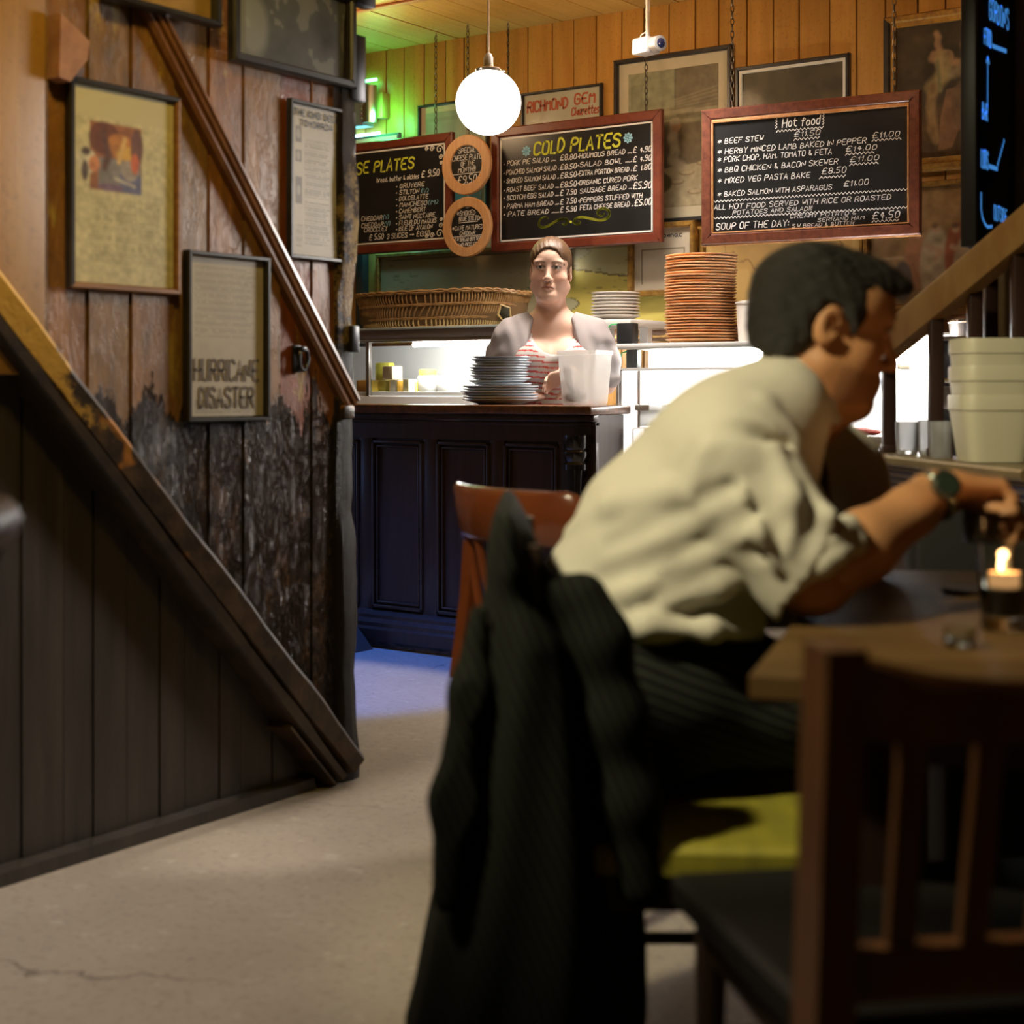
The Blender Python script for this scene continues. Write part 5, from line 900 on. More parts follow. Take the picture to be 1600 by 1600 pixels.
# ================================================================== STAIR SIDE ON THE RIGHT (camera-aligned metres)
LA, LB = P(1325, 702, 4.35), P(1640, 733, 3.22); zl = (LA.z+LB.z)/2; LA.z = LB.z = zl; dv = (LB-LA).normalized()
nv = Vector((-dv.y, dv.x, 0));  nv = -nv if nv.y > 0 else nv
T = Thing('partition', 'low dark partition with moulded ledge carrying buckets and glasses', 'partition', (LA.x, LA.y, 0), 'cam')
def along(prof): return G().loft([[tuple(Q+nv*a+Vector((0, 0, b-Q.z+zl-zl))) for a, b in prof] for Q in (LA, LB)])
T.part('ledge', along([(-.10, zl-.025), (.06, zl-.025), (.065, zl-.018), (.065, zl-.006), (.06, zl), (-.10, zl)]), M('olive_brown_ledge', (.20, .15, .07), .35, c2=(.15, .10, .05), sc=9))
T.part('ledge_moulding', along([(0, zl-.08), (.012, zl-.075), (.016, zl-.06), (.03, zl-.055), (.034, zl-.04), (.05, zl-.034), (.05, zl-.025), (0, zl-.025)]), M('umber_moulding', (.12, .085, .045), .3))
T.part('boarding', along([(-.04, 0), (0, 0), (0, zl-.08), (-.04, zl-.08)]), M('umber_panelling', (.05, .032, .02), .45)); T.part('mid_rail', along([(0, zl-.16), (.014, zl-.155), (.014, zl-.125), (0, zl-.12)]), bpy.data.materials['umber_moulding'])
HA, HB = P(1352, 566, 4.15), P(1665, 306, 3.45)
T = Thing('handrail', 'varnished pine handrail rising to the right across the frame', 'handrail', tuple((HA+HB)/2), 'cam'); T.part('rail', G().beam(HA, HB, .055, .088, bev=.012), MT['pine'])
T.part('rail_bead', G().beam(HA+Vector((0, -.03, .03)), HB+Vector((0, -.03, .03)), .012, .012, bev=.004), M('pale_worn_bead', (.42, .27, .12), .3))
hz = lambda X: HA.z+(HB.z-HA.z)*(X-HA.x)/(HB.x-HA.x)-.04
ba = None; dark = M('dark_baluster_paint', (.045, .022, .015), .35)
for i, (u, Dp, lab) in enumerate(((1389, 4.12, 'leftmost square baluster beside the man\'s nose'), (1462, 3.87, 'square baluster left of the glasses, second from the left'), (1523, 3.76, 'third square baluster behind the white buckets'), (1547, 3.95, 'fourth square baluster close beside the third'), (1592, 3.6, 'rightmost square baluster beside the copper pipe'))):
    q = P(u, 600, Dp); w_ = .0165; T = Thing('baluster', lab, 'baluster', (q.x, q.y, zl), 'cam', group='balusters of the stair partition'); T.part('shaft', G().box(q.x-w_, q.x+w_, q.y-w_, q.y+w_, zl-.001, hz(q.x)+(.02 if i != 3 else .02), .003), dark); T.part('collar', G().box(q.x-w_-.003, q.x+w_+.003, q.y-w_-.003, q.y+w_+.003, zl, zl+.02, .003), dark)
bk = M('white_bucket_plastic', (.60, .57, .43), .42)
def sq_ring(c, hw, z, e=5, n=40):
    out = []
    for k in range(n): t = 2*math.pi*k/n; ca, sa = math.cos(t), math.sin(t); out.append((c[0]+hw*math.copysign(abs(ca)**(2/e), ca), c[1]+hw*math.copysign(abs(sa)**(2/e), sa), z))
    return out
q = P(1549, 700, 3.56)
for i, (z0, z1_, lab) in enumerate(((0, .155, 'lowest of the three nested white buckets on the ledge'), (.072, .222, 'middle of the three nested white buckets on the ledge'), (.135, .285, 'topmost of the three nested white buckets on the ledge'))):
    T = Thing('plastic_bucket', lab, 'bucket', (q.x, q.y, zl+z0), 'cam', group='nested white buckets'); s_ = 1-.012*i; e0 = .068*s_+.004*i; top = .086*s_; h_ = z1_-z0
    T.part('wall', G().loft([sq_ring(q, e0*.0+.001, zl+z0+.002), sq_ring(q, e0, zl+z0+.002), sq_ring(q, top*.985, zl+z1_-.03), sq_ring(q, top*.985, zl+z1_), sq_ring(q, top*.955, zl+z1_), sq_ring(q, top*.955, zl+z1_-.03)], cap=False), bk); T.part('rim', G().loft([sq_ring(q, top*.98, zl+z1_-.036), sq_ring(q, top*1.01, zl+z1_-.034), sq_ring(q, top*1.01, zl+z1_-.004), sq_ring(q, top, zl+z1_), sq_ring(q, top*.95, zl+z1_)], cap=False), bk)
def tumbler(name, lab, c, r, h, mat, space='cam', cat='glass'):
    T = Thing(name, lab, cat, c, space); T.part('glass_wall', G().lathe([(0, 0), (r*.85, 0), (r*.9, .004), (r, h), (r*.94, h), (r*.82, .012), (0, .010)], c, 28), mat, smooth=60); return T
for u, Dp, r, h, lab in ((1417, 3.98, .030, .085, 'left drinking glass on the ledge'), (1448, 3.93, .022, .09, 'narrow middle drinking glass on the ledge'), (1471, 3.78, .031, .09, 'right drinking glass on the ledge beside the buckets')): q = P(u, 700, Dp); tumbler('drinking_glass', lab, (q.x, q.y, zl), r, h, MT['haze'])
# blue chalkboard and door post
XB = -1.24; a, b, c_, d_ = onX(1524, 385, XB), onX(1585, 352, XB), onX(1532, -60, XB), onX(1588, -60, XB); y0, y1 = a.y, b.y; z0 = a.z; w = y1-y0
T = Thing('blue_chalkboard', 'tall narrow dark board coloured for blue light, with directions made to glow blue', 'chalkboard', (XB, (y0+y1)/2, z0), rotz=R(90), local=True); h = 2.35-z0
T.part('board_panel', G().box(-w/2, w/2, 0, .03, 0, h, .003), M('blue_light_tint_board', (.008, .022, .065), .7, spec=.1)); T.part('edge_strip', G().box(-w/2-.006, -w/2+.006, -.003, .035, 0, h, .002), MT['black'])  # panel colour carries the blue light on the dark board
bl = M('glow_blue_chalk', (.1, .4, .9), .6, emit=(.08, .38, 1.0), es=.55); g = G(); zz = lambda v, u=1550: onX(u, v, XB).z-z0; xx = lambda u: (onX(u, 300, XB).y-(y0+y1)/2)  # blue light on the chalk put in as emission
write(g, "GORDON'S", xx(1545), zz(32), .05, xx(1575)-xx(1545), wd=.006, y=-.001, slant=0); T.part('glow_chalk_writing', g, bl, smooth=0); g = G(); write(g, 'FOOD', xx(1537), zz(70, 1540), .04, xx(1548)-xx(1537), wd=.006, y=-.001, slant=0)
ribbon(g, [(xx(1550), zz(72)), (xx(1571), zz(80, 1571))], .011, -.001); ribbon(g, [(xx(1542), zz(170)), (xx(1542.5), zz(95))], .006, -.001); ribbon(g, [(xx(1540.5), zz(102)), (xx(1542.5), zz(93)), (xx(1544.5), zz(102))], .008, -.001)
T.part('glow_chalk_writing', g, bl, smooth=0); g = G(); write(g, 'BAR', xx(1534), zz(186, 1538), .04, xx(1542)-xx(1534), wd=.006, y=-.001, slant=0); T.part('glow_chalk_writing', g, bl, smooth=0); g = G(); write(g, 'LOOS', xx(1532), zz(262, 1536), .042, xx(1543)-xx(1532), wd=.006, y=-.001, slant=0)
ribbon(g, [(xx(1545), zz(262)), (xx(1557), zz(264, 1557))], .011, -.001)
for k in range(6): u = 1558+k*1.9; ribbon(g, [(xx(u), zz(258-k*7, u)), (xx(u+.4), zz(254-k*7, u))], .008, -.001)
T.part('glow_chalk_arrow', g, bl, smooth=0); g = G(); ribbon(g, chaikin([(xx(1532), zz(302, 1532)), (xx(1532), zz(335, 1532)), (xx(1540), zz(355, 1540)), (xx(1549), zz(354, 1549))]), .008, -.001); T.part('glow_chalk_arrow', g, bl, smooth=0); g = G(); write(g, 'OUTSIDE', xx(1552), zz(345, 1560), .035, xx(1572)-xx(1552), wd=.005, y=-.001, slant=0)
T.part('glow_chalk_writing', g, bl, smooth=0)
pc = M('dark_olive_post', (.09, .055, .018), .35, c2=(.13, .085, .03), sc=12, st=(4, 4, .6))
yb = onX(1597, 200, XB).y; g = G()
for k, (dx, e) in enumerate(((.0, .03), (.03, .045), (.06, .03), (.10, .05), (.15, .035))): g.box(XB-.10, XB+.012+e*.3, y1+.012+dx, y1+.012+dx+.026, 0, ZC, .006)
g.box(XB-.12, XB, y1, y1+.5, 0, ZC); struct('trim_6', g, pc)
# ================================================================== TABLE, CHAIRS (camera-aligned metres)
ZTB = .71
tp = [(.262, 1.70), (.56, 2.66), (1.75, 2.55), (1.55, 1.30)]
T = Thing('pub_table', 'dark brown wooden table the man leans on', 'table', (1.0, 2.05, 0), 'cam')
m_, nt, b = newmat('worn_table_top'); n_ = noise(nt, 3, None, 5, .6, (1, 6, 1)); nt.links.new(mixc(nt, ramp(nt, n_, [(.3, 0), (.7, 1)]), (.085, .045, .013), (.15, .085, .03)), b.inputs['Base Color']); b.inputs['Roughness'].default_value = .6; b.inputs['Specular IOR Level'].default_value = .15
def inset(p, e): c = Vector((sum(q[0] for q in p)/4, sum(q[1] for q in p)/4)); return [tuple(Vector(q)+(c-Vector(q)).normalized()*e) for q in p]
T.part('table_top', G().loft([[(x, y, ZTB-.035) for x, y in inset(tp, .006)], [(x, y, ZTB-.03) for x, y in tp], [(x, y, ZTB-.006) for x, y in tp], [(x, y, ZTB) for x, y in inset(tp, .007)]]), m_, smooth=20)
ti = inset(tp, .12); T.part('apron', G().loft([[(x, y, ZTB-.11) for x, y in ti], [(x, y, ZTB-.036) for x, y in ti]]), MT['darkwood'])
for x, y in inset(tp, .15): T.part('leg', G().box(x-.03, x+.03, y-.03, y+.03, 0, ZTB-.04, .004), MT['darkwood'])
def chair(name, label, base, rotz, wood, seatm, slats=4, rail_h=.09, top=.86, rake_=.05, grip=False, seat_z=.46, seat_label=None, sdep=.014, sag=-.012, under=None):
    """local: front = +y, backrest along x at y=-.2"""
    T = Thing(name, label, 'chair', base, 'cam', rotz+1e-6, local=True); w = .21; under = under or wood; R_ = lambda z: -.20-rake_*max(0, z-seat_z)/(top-seat_z)
    sg = G().loft([[(-w-.0, -.20, seat_z-.035), (w, -.20, seat_z-.035), (w+.02, .22, seat_z-.035), (-w-.02, .22, seat_z-.035)], [(-w, -.205, seat_z-.008), (w, -.205, seat_z-.008), (w+.022, .225, seat_z-.008), (-w-.022, .225, seat_z-.008)], [(-w+.01, -.20, seat_z), (w-.01, -.20, seat_z), (w+.012, .215, seat_z), (-w-.012, .215, seat_z)]])
    T.part('seat', sg, seatm, label=seat_label, smooth=25)
    T.part('seat_frame', G().box(-w+.01, w-.01, -.19, -.17, seat_z-.085, seat_z-.035).box(-w+.01, w-.01, .18, .20, seat_z-.085, seat_z-.035).box(-w+.01, -w+.03, -.19, .2, seat_z-.085, seat_z-.035).box(w-.03, w-.01, -.19, .2, seat_z-.085, seat_z-.035), under)
    for s in (-1, 1):
        T.part('leg', G().tube([(s*(w-.015), .185, 0), (s*(w-.015), .185, seat_z-.03)], [.014, .019], 10), under)
        st = G().loft([[(s*w-.018, R_(z)-sdep+dy, z), (s*w+.018, R_(z)-sdep+dy, z), (s*w+.018, R_(z)+.016+dy, z), (s*w-.018, R_(z)+.016+dy, z)] for z, dy in ((0, -.03), (.2, -.01), (seat_z, 0), (.65, 0), (top-.02, 0), (top, 0))]); T.part('stile', st, wood, smooth=30)
    for z in (.16, .24): T.part('stretcher', G().tube([(-w+.01, .185 if z < .2 else -.2, z), (w-.01, .185 if z < .2 else -.2, z)], .010, 8), wood)
    for s in (-1, 1): T.part('stretcher', G().tube([(s*(w-.01), -.2, .2), (s*(w-.01), .185, .2)], .010, 8), wood)
    rings = []; N = 20
    for k in range(N+1):
        x = -w+2*w*k/N; bow = -.035*(1-(x/w)**2); zt = top-sag*(1-abs(x/w)**2.6)-(.03 if abs(x) > w*.97 and sag < 0 else 0); y_ = R_(top-.04)+bow; zb_ = top-rail_h
        rings.append([(x, y_-.012, zb_), (x, y_+.012, zb_), (x, y_+.013, (zb_+zt)/2), (x, y_+.009, zt-.006), (x, y_, zt), (x, y_-.009, zt-.006), (x, y_-.013, (zb_+zt)/2)])
    T.part('crest_rail', G().loft(rings), wood, smooth=50)
    if slats:
        T.part('lower_rail', G().box(-w+.015, w-.015, R_(.52)-.012, R_(.52)+.012, .475, .525, .004), wood)
        for k in range(slats):
            x = -w+.04+(2*w-.08)*(k+.5)/slats; bow = -.035*(1-(x/w)**2); T.part('back_slat', G().loft([[(x-.013, R_(z)+bow*max(0, (z-.5)/(top-.5))-.006, z), (x+.013, R_(z)+bow*max(0, (z-.5)/(top-.5))-.006, z), (x+.013, R_(z)+bow*max(0, (z-.5)/(top-.5))+.006, z), (x-.013, R_(z)+bow*max(0, (z-.5)/(top-.5))+.006, z)] for z in (.515, .62, .72, top-rail_h+.006)]), wood)
    return T
dc = M('dark_chair_wood', (.035, .02, .012), .4)
cw = M('foreground_chair_wood', (.24, .11, .04), .40, c2=(.17, .07, .024), sc=6, st=(3, 3, .7), coat=.3)
# foreground chair: back runs from (.262,1.38) to (.64,1.21)
a = Vector((.268, 1.335)); ang = R(9); b = a+Vector((math.cos(ang), math.sin(ang)))*.44; mid = (a+b)/2; fd = Vector((-math.sin(ang), math.cos(ang)))
bs = mid+fd*.235; chair('foreground_chair', 'out-of-focus slatted wooden chair in the foreground right, light catching its left stile', (bs.x, bs.y, 0), ang, cw, M('shade_black_seat', (.008, .007, .006), .6), seat_label='seat coloured black for shade', slats=5, rail_h=.085, top=.80, rake_=.03, sdep=.045, sag=.034, under=dc)  # seat, frame and legs coloured near-black in place of shade
yg = M('yellow_green_seat', (.34, .30, .035), .4, c2=(.22, .20, .03), sc=4, st=(1, 5, 1))
CHM = chair('dining_chair', 'wooden chair with yellow-green seat that the man sits on', (.234, 2.10, 0), R(-90), dc, yg, slats=4, top=.83, rake_=.018, seat_label='yellow-green wooden seat')
# captain's chair with a hand grip behind the jacket
T = Thing('captain_chair', 'glossy red-brown wooden chair with bowed back behind the draped jacket', 'chair', (.175, 3.02, 0), 'cam', R(-90+33), local=True); rw = MT['redchair']
T.part('seat', G().loft([[(-.2, -.2, .43), (.2, -.2, .43), (.22, .2, .43), (-.22, .2, .43)], [(-.2, -.2, .455), (.2, -.2, .455), (.22, .2, .455), (-.22, .2, .455)]]), rw)
for s in (-1, 1):
    for t_ in (-1, 1): T.part('leg', G().tube([(s*.19, t_*.17, 0), (s*.17, t_*.16, .44)], [.014, .02], 10), rw)
def capr(t, hi, dz=0):                       # bowed back: t in -1..1
    x = .225*math.sin(t*1.35)/math.sin(1.35); y = -.24+.11*(1-math.cos(t*1.35)); return x, y
rings = []; N = 28
for k in range(N+1):
    t = -1+2*k/N; x, y = capr(t, 0); e = abs(t); zt = .838-.055*max(0, (e-.72)/.28)**2; zb_ = .735-.0*e-(.06*max(0, (e-.7)/.3)); zt = max(zt, zb_+.02); nx, ny = math.sin(t*1.35), -math.cos(t*1.35)
    rings.append([(x+nx*a*.015, y+ny*a*.015-(zz_-.73)*.18, zz_) for a, zz_ in ((-1, zb_+.008), (-.6, zb_), (.6, zb_), (1, zb_+.008), (1, (zt+zb_)/2), (.9, zt-.008), (.3, zt), (-.3, zt), (-.9, zt-.008), (-1, (zt+zb_)/2))])
T.part('bowed_back', G().loft(rings), rw, smooth=60)
for s in (-1, 1): x, y = capr(s, 0); T.part('back_stile', G().loft([[(x-s*.0-.017, y_-.014, z), (x+.017, y_-.014, z), (x+.017, y_+.014, z), (x-.017, y_+.014, z)] for y_, z in ((-.19, .44), (-.165, .6), (y, .74))]), rw, smooth=40)
for k in range(5): t = -.6+.3*k; x, y = capr(t, 0); T.part('spindle', G().tube([(x*.8, -.17, .45), (x, y, .745)], [.010, .009], 8), rw)
# chair end at the left edge
T = Thing('side_chair', 'dark red-brown chair back just entering at the left edge', 'chair', (-.905, 1.62, 0), 'cam', R(92), local=True)
cw2 = M('dull_dark_red_wood', (.10, .028, .014), .45); T.part('seat', G().box(-.2, .2, -.2, .2, .43, .46, .008), cw2); T.part('crest_rail', G().tube([(-.2, -.30, .86), (-.08, -.332, .875), (.08, -.332, .875), (.2, -.30, .86)], [.022, .03, .03, .022], 14), cw2)
for s in (-1, 1):
    T.part('back_stile', G().tube([(s*.19, -.18, .44), (s*.19, -.30, .86)], .016, 10), cw2)
    for t_ in (-1, 1): T.part('leg', G().tube([(s*.18, t_*.17, 0), (s*.17, t_*.16, .44)], [.014, .018], 10), rw)
# dark seat beyond the table
T = Thing('dark_bench', 'black upholstered bench beyond the table below the partition', 'bench', (1.25, 3.05, 0), 'cam'); bu = M('black_upholstery', (.008, .007, .007), .7)
T.part('bench_back', G().box(.78, 1.95, 2.98, 3.07, .2, .80, .02), bu); T.part('bench_seat', G().box(.78, 1.95, 2.78, 3.0, .12, .45, .02), bu); T.part('bench_foot', G().box(.84, 1.9, 2.84, 3.04, 0, .13), MT['darkwood'])
# candle glass, small glass, coaster
q = P(1569, 983, 1.99); c = (q.x, q.y, ZTB)
T = Thing('candle_glass', 'tumbler with a burning tea light on the table at the right edge', 'candle', c, 'cam'); T.part('glass_wall', G().lathe([(0, 0), (.026, 0), (.029, .004), (.034, .112), (.0315, .112), (.0265, .02), (0, .017)], c, 32), MT['tglass'], smooth=60)
T.part('dark_liquid', G().lathe([(0, .019), (.0262, .021), (.0288, .056), (0, .057)], c, 28), M('dark_green_water', (.03, .035, .02), .1)); T.part('tea_light', G().lathe([(0, .058), (.019, .058), (.0195, .076), (.017, .076), (.016, .073), (0, .073)], c, 24), M('wax', (.9, .6, .35), .4, emit=(1, .5, .2), es=.6)); T.part('flame', G().lathe([(0, .076), (.0035, .081), (.004, .086), (.002, .094), (0, .100)], (c[0]-.004, c[1], c[2]), 12), M('flame', (1, .8, .5), .5, emit=(1.0, .62, .25), es=60))
q = P(1500, 1005, 1.86); T = Thing('shot_glass', 'small dark glass lying low on the table near the candle', 'glass', (q.x, q.y, ZTB), 'cam'); c = (q.x, q.y, ZTB); T.part('bowl', G().lathe([(0, 0), (.018, 0), (.02, .004), (.019, .024), (.016, .024), (.016, .006), (0, .006)], c, 24), MT['tglass'], smooth=60)
q = P(1515, 912, 2.36); single('coaster', G().lathe([(0, 0), (.04, 0), (.042, .003), (.04, .007), (0, .007)], n=28), M('dark_coaster_mat', (.03, .015, .01), .6), 'dark round coaster behind the candle glass', 'coaster', (q.x, q.y, ZTB), cam_space=True)
# ================================================================== JACKET over the man's chair
prof = [(.868, 781, 806, .232, 0), (.862, 776, 812, .245, 0), (.84, 766, 828, .25, .0), (.80, 758, 845, .25, .002), (.765, 757, 865, .235, .004), (.735, 750, 893, .245, .008), (.71, 742, 915, .25, .012), (.66, 722, 940, .25, .015), (.60, 707, 955, .25, .016), (.53, 697, 972, .25, .016), (.44, 686, 990, .25, .016), (.36, 672, 1002, .25, .018), (.28, 650, 1010, .25, .02), (.20, 628, 1016, .25, .02), (.15, 615, 1015, .24, .02)]
DJ = 1.97; rings = []; NJ = 120
pz = [p[0] for p in prof][::-1]
def J(z, k): return float(np.interp(z, pz, [p[k] for p in prof][::-1]))
zs_ = [.868, .864, .858]+[.85-.01*i for i in range(71)]
for z in zs_:
    l, r__, hd, am = J(z, 1), J(z, 2), J(z, 3), J(z, 4)
    D0 = DJ; X0, X1 = (l-800)/FPX*D0, (r__-800)/FPX*D0; cx = (X0+X1)/2; hw = (X1-X0)/2; ring = []
    for k in range(NJ):
        a = 2*math.pi*k/NJ; ca, sa = math.cos(a), math.sin(a); e = 2.4
        f = am*(math.sin(a*5+z*3+.6)*.6+math.sin(a*11-z*7)*.35+math.sin(a*3+1)*.3)*min(1, (.88-z)*4); rx, ry = hw+f*.6, hd*1.03+f
        x = cx+rx*math.copysign(abs(ca)**(2/e), ca); y = 2.10+ry*math.copysign(abs(sa)**(2/e), sa); x = x*(1+(y-2.0)*.0); ring.append((x+.02*(y-2.12)*0, y, z))
    rings.append(ring)
m_, nt, b = newmat('dark_pinstripe_wool'); wv = nd(nt, 'ShaderNodeTexWave', wave_type='BANDS', bands_direction='X'); wv.inputs['Scale'].default_value = 26; wv.inputs['Distortion'].default_value = 1.2; wv.inputs['Detail'].default_value = 1; mp = nd(nt, 'ShaderNodeMapping'); mp.inputs['Rotation'].default_value = (0, R(24), 0); nt.links.new(nd(nt, 'ShaderNodeTexCoord').outputs['Object'], mp.inputs[0]); nt.links.new(mp.outputs[0], wv.inputs['Vector'])
nt.links.new(mixc(nt, ramp(nt, wv.outputs['Fac'], [(.75, 0), (.95, 1)]), (.006, .0065, .0055), (.019, .023, .015)), b.inputs['Base Color']); b.inputs['Roughness'].default_value = .9; b.inputs['Specular IOR Level'].default_value = .15
T = Thing('suit_jacket', 'dark pinstriped suit jacket draped over the back of the man\'s chair', 'jacket', (.02, 2.12, .16), 'cam'); T.part('body_cloth', G().loft(rings), m_, smooth=80)
# collar and a sleeve fold
S = SDF((-.12, 1.85, .35), (.26, 2.2, .88), .006); S.chain([P(868, 925, 1.93), P(905, 940, 1.91), P(938, 1000, 1.90), P(962, 1120, 1.90), P(985, 1250, 1.90), P(1000, 1380, 1.9)], [.014, .03, .034, .036, .034, .03], .03).chain([P(790, 812, 1.93), P(815, 860, 1.91), P(850, 930, 1.9), P(862, 1000, 1.9)], [.012, .016, .018, .02], .03)
S.chain([P(748, 960, 1.9), P(735, 1080, 1.88), P(712, 1250, 1.88), P(700, 1400, 1.88)], [.012, .022, .028, .02], .03)
T.part('sleeve_and_lapel', S.mesh(), m_, smooth=80, fix=False)
# ================================================================== THE MAN
skin = (.48, .235, .105)
def PP(u, v, D): return np.array(P(u, v, D))
Hm = rotm(0, 14, 0) @ rotm(0, 0, 90) @ rotm(0, 0, 3); ht = PP(1279, 508, 2.30)+np.array((0, 0, 0)); ht = ht+Hm @ np.array((0, 0, 0))
MB_ = Thing('person', 'man in a pale rolled-sleeve shirt and tie leaning forward over the table', 'person', (.30, 2.28, .0), 'cam'); MB_.o.name = 'person'
S = SDF((-.12, 1.86, .0), (1.0, 2.85, 1.3), .0075, fine=((.28, .78, .0045), None, (.84, 1.28, .0045)))
head_sdf(S, Hm, ht, w=1.0, nose=1.06, top=.84)
S.cone(PP(1225, 640, 2.31), PP(1262, 545, 2.31), .062, .058, .04).cone(PP(1262, 660, 2.3), PP(1300, 600, 2.3), .045, .05, .04)
for D in (2.22, 2.40): S.cone(PP(1010, 1000, D), PP(1120, 740, D), .105, .105, .06).cone(PP(1120, 740, D), PP(1195, 670, D), .10, .06, .06)
# arms: near, far; hands
EN, WN = PP(1272, 905, 2.07), PP(1462, 772, 2.17); S.chain([PP(1140, 705, 2.12), PP(1200, 800, 2.08), EN], [.06, .052, .047], .03).chain([EN, EN*.62+WN*.38, WN*.8+EN*.2, WN], [.047, .047, .034, .029], .02)
EF, WF = PP(1352, 838, 2.62), PP(1500, 765, 2.45); S.chain([PP(1240, 710, 2.5), PP(1310, 780, 2.6), EF], [.06, .05, .045], .03).chain([EF, WF], [.044, .029], .02)
d_ = (WN-EN)/np.linalg.norm(WN-EN)
hand_sdf(S, rotm(0, 8, 12) @ rotm(-22, 0, 0), WN+np.array((.012, .003, .012)), curl=(46, 44, 48, 50), thumb=-38, side=1, sc=.98)
hand_sdf(S, rotm(0, 22, -32) @ rotm(14, 0, 0), WF+np.array((.008, 0, .0)), curl=(40, 42, 44, 40), thumb=20, side=-1, sc=.95)
# hips, legs, feet
for D, dx in ((2.18, .0), (2.42, .02)):
    S.ell(PP(985, 1080, D), (.12, .10, .11), .06); K = PP(1335, 1105, D+.02); S.chain([PP(1000, 1115, D), K], [.088, .058], .05); An = np.array((K[0]+.02, D+.02, .09)); S.chain([K, K*.5+An*.5+np.array((-.02, 0, 0)), An], [.056, .052, .036], .03); S.cone(An+np.array((-.02, 0, -.045)), An+np.array((.14, 0, -.06)), .034, .026, .03)
g = S.mesh(); V = g.v; cc = head_col(V, Hm, ht, np.array(skin), (.34, .11, .07), (.05, .035, .02))
cc[(np.abs(V[:, 0]-ht[0]) < .2) & (V[:, 2] > 1.0) & (((V-ht) @ Hm)[:, 2] < -.055) & (((V-ht) @ Hm)[:, 1] < -.03)] *= (.72, .7, .72)
cc *= (1+.07*np.sin(V[:, :1]*70)*np.sin(V[:, 2:]*60+1))
sk = vcol('man_skin', .5, .1, 90, .3); body = MB_.part('body', g, sk, col=cc, smooth=180, fix=False)
# shirt: loose cloth over torso and both sleeves
S = SDF((-.12, 1.86, .66), (.80, 2.9, 1.2), .0055)
for D in (2.20, 2.42): S.cone(PP(985, 965, D), PP(1050, 835, D), .130, .122, .06).cone(PP(1050, 835, D), PP(1150, 715, D), .122, .108, .06).cone(PP(1150, 715, D), PP(1212, 640, D), .108, .076, .06)
S.ell(PP(905, 900, 2.3), (.05, .14, .06), .05).ell(PP(1140, 940, 2.3), (.12, .16, .09), .08)
S.cone(PP(1135, 690, 2.14), PP(1150, 725, 2.10), .078, .078, .05).chain([PP(1150, 725, 2.10), PP(1205, 815, 2.07), PP(1262, 895, 2.06), PP(1290, 935, 2.05)], [.076, .072, .068, .066], .03)
S.chain([PP(1225, 690, 2.46), PP(1300, 745, 2.60), PP(1350, 830, 2.62)], [.085, .080, .064], .05)
S.cone(PP(1205, 655, 2.31), PP(1245, 600, 2.31), .078, .070, .03)                        # collar stand
sh = PP(1140, 700, 2.1); ud = (EN-sh)/np.linalg.norm(EN-sh)
def fold(pts, r, k=.03, op='u'): S.chain([PP(*p) for p in pts], [r*.35]+[r]*(len(pts)-2)+[r*.3], k, op)
for pts, r in (([(1195, 770, 2.04), (1120, 800, 2.06), (1040, 850, 2.08), (960, 900, 2.11)], .016), ([(1180, 830, 2.05), (1090, 880, 2.07), (990, 925, 2.08), (930, 935, 2.12)], .016), ([(1150, 745, 2.06), (1060, 770, 2.08), (960, 790, 2.12), (890, 830, 2.2)], .014), ([(1175, 880, 2.08), (1120, 915, 2.07), (1040, 945, 2.06)], .018),
               ([(1240, 690, 2.08), (1190, 640, 2.1), (1130, 640, 2.12), (1060, 690, 2.11)], .014), ([(1150, 640, 2.10), (1110, 700, 2.05), (1080, 780, 2.05)], .011), ([(1210, 700, 2.03), (1240, 780, 2.0), (1225, 860, 1.99)], .012), ([(1245, 740, 2.03), (1290, 810, 2.0), (1270, 870, 1.99)], .013), ([(1160, 760, 2.0), (1190, 830, 1.99), (1215, 890, 1.99)], .011), ([(930, 985, 2.1), (1010, 978, 2.06), (1110, 985, 2.06), (1180, 990, 2.1)], .014)): fold(pts, r, .022)
for pts, r in (([(1225, 700, 2.06), (1150, 655, 2.02), (1085, 665, 2.03), (1060, 720, 2.05)], .012), ([(1190, 795, 1.99), (1110, 835, 2.02), (1010, 880, 2.05), (930, 905, 2.09)], .012), ([(1200, 855, 2.0), (1120, 890, 2.02), (1040, 905, 2.05)], .013), ([(1140, 760, 2.02), (1050, 800, 2.04), (950, 850, 2.09)], .009), ([(1180, 740, 2.0), (1215, 820, 1.98), (1225, 880, 1.98)], .008), ([(1265, 760, 2.0), (1280, 830, 1.98), (1255, 890, 1.97)], .008)): fold(pts, r, .02, 'c')
S.disp(lambda X, Y, Z: .0015*np.sin(X*38+Z*30+np.sin(Y*17)*1.5)*np.sin(Z*26-X*18+Y*14))
S.half(PP(1278, 885, 2.06)+.0, ud, .004) if False else None
# cut the near sleeve at the cuff, the neck opening and the hem
C = SDF.comb
def carve_box(S, c, n, lo, hi):
    sl, X = S.sub(np.array(lo), np.array(hi)); n = np.array(n)/np.linalg.norm(n); d = sum((X[i]-c[i])*n[i] for i in range(3)); a = S.F[sl]; S.F[sl] = np.maximum(a, d.astype(np.float32))
cu = PP(1274, 878, 2.06); carve_box(S, cu, ud+np.array((.25, 0, .25)), (.36, 1.86, .66), (.62, 2.24, .93))
S.cone(PP(1238, 640, 2.31)+np.array((.015, 0, .01)), PP(1290, 560, 2.31), .058, .075, .004, 'c')
carve_box(S, PP(1000, 992, 2.2), (-.0, 0, -1), (-.2, 1.86, .6), (.6, 2.9, .75))
g = S.mesh(); V = g.v; m_, nt, b = newmat('pale_shirt_cotton'); b.inputs['Base Color'].default_value = (.60, .57, .47, 1); b.inputs['Roughness'].default_value = .85; b.inputs['Sheen Weight'].default_value = .1; bump(nt, b, noise(nt, 14, None, 3, .5), .25, .01)
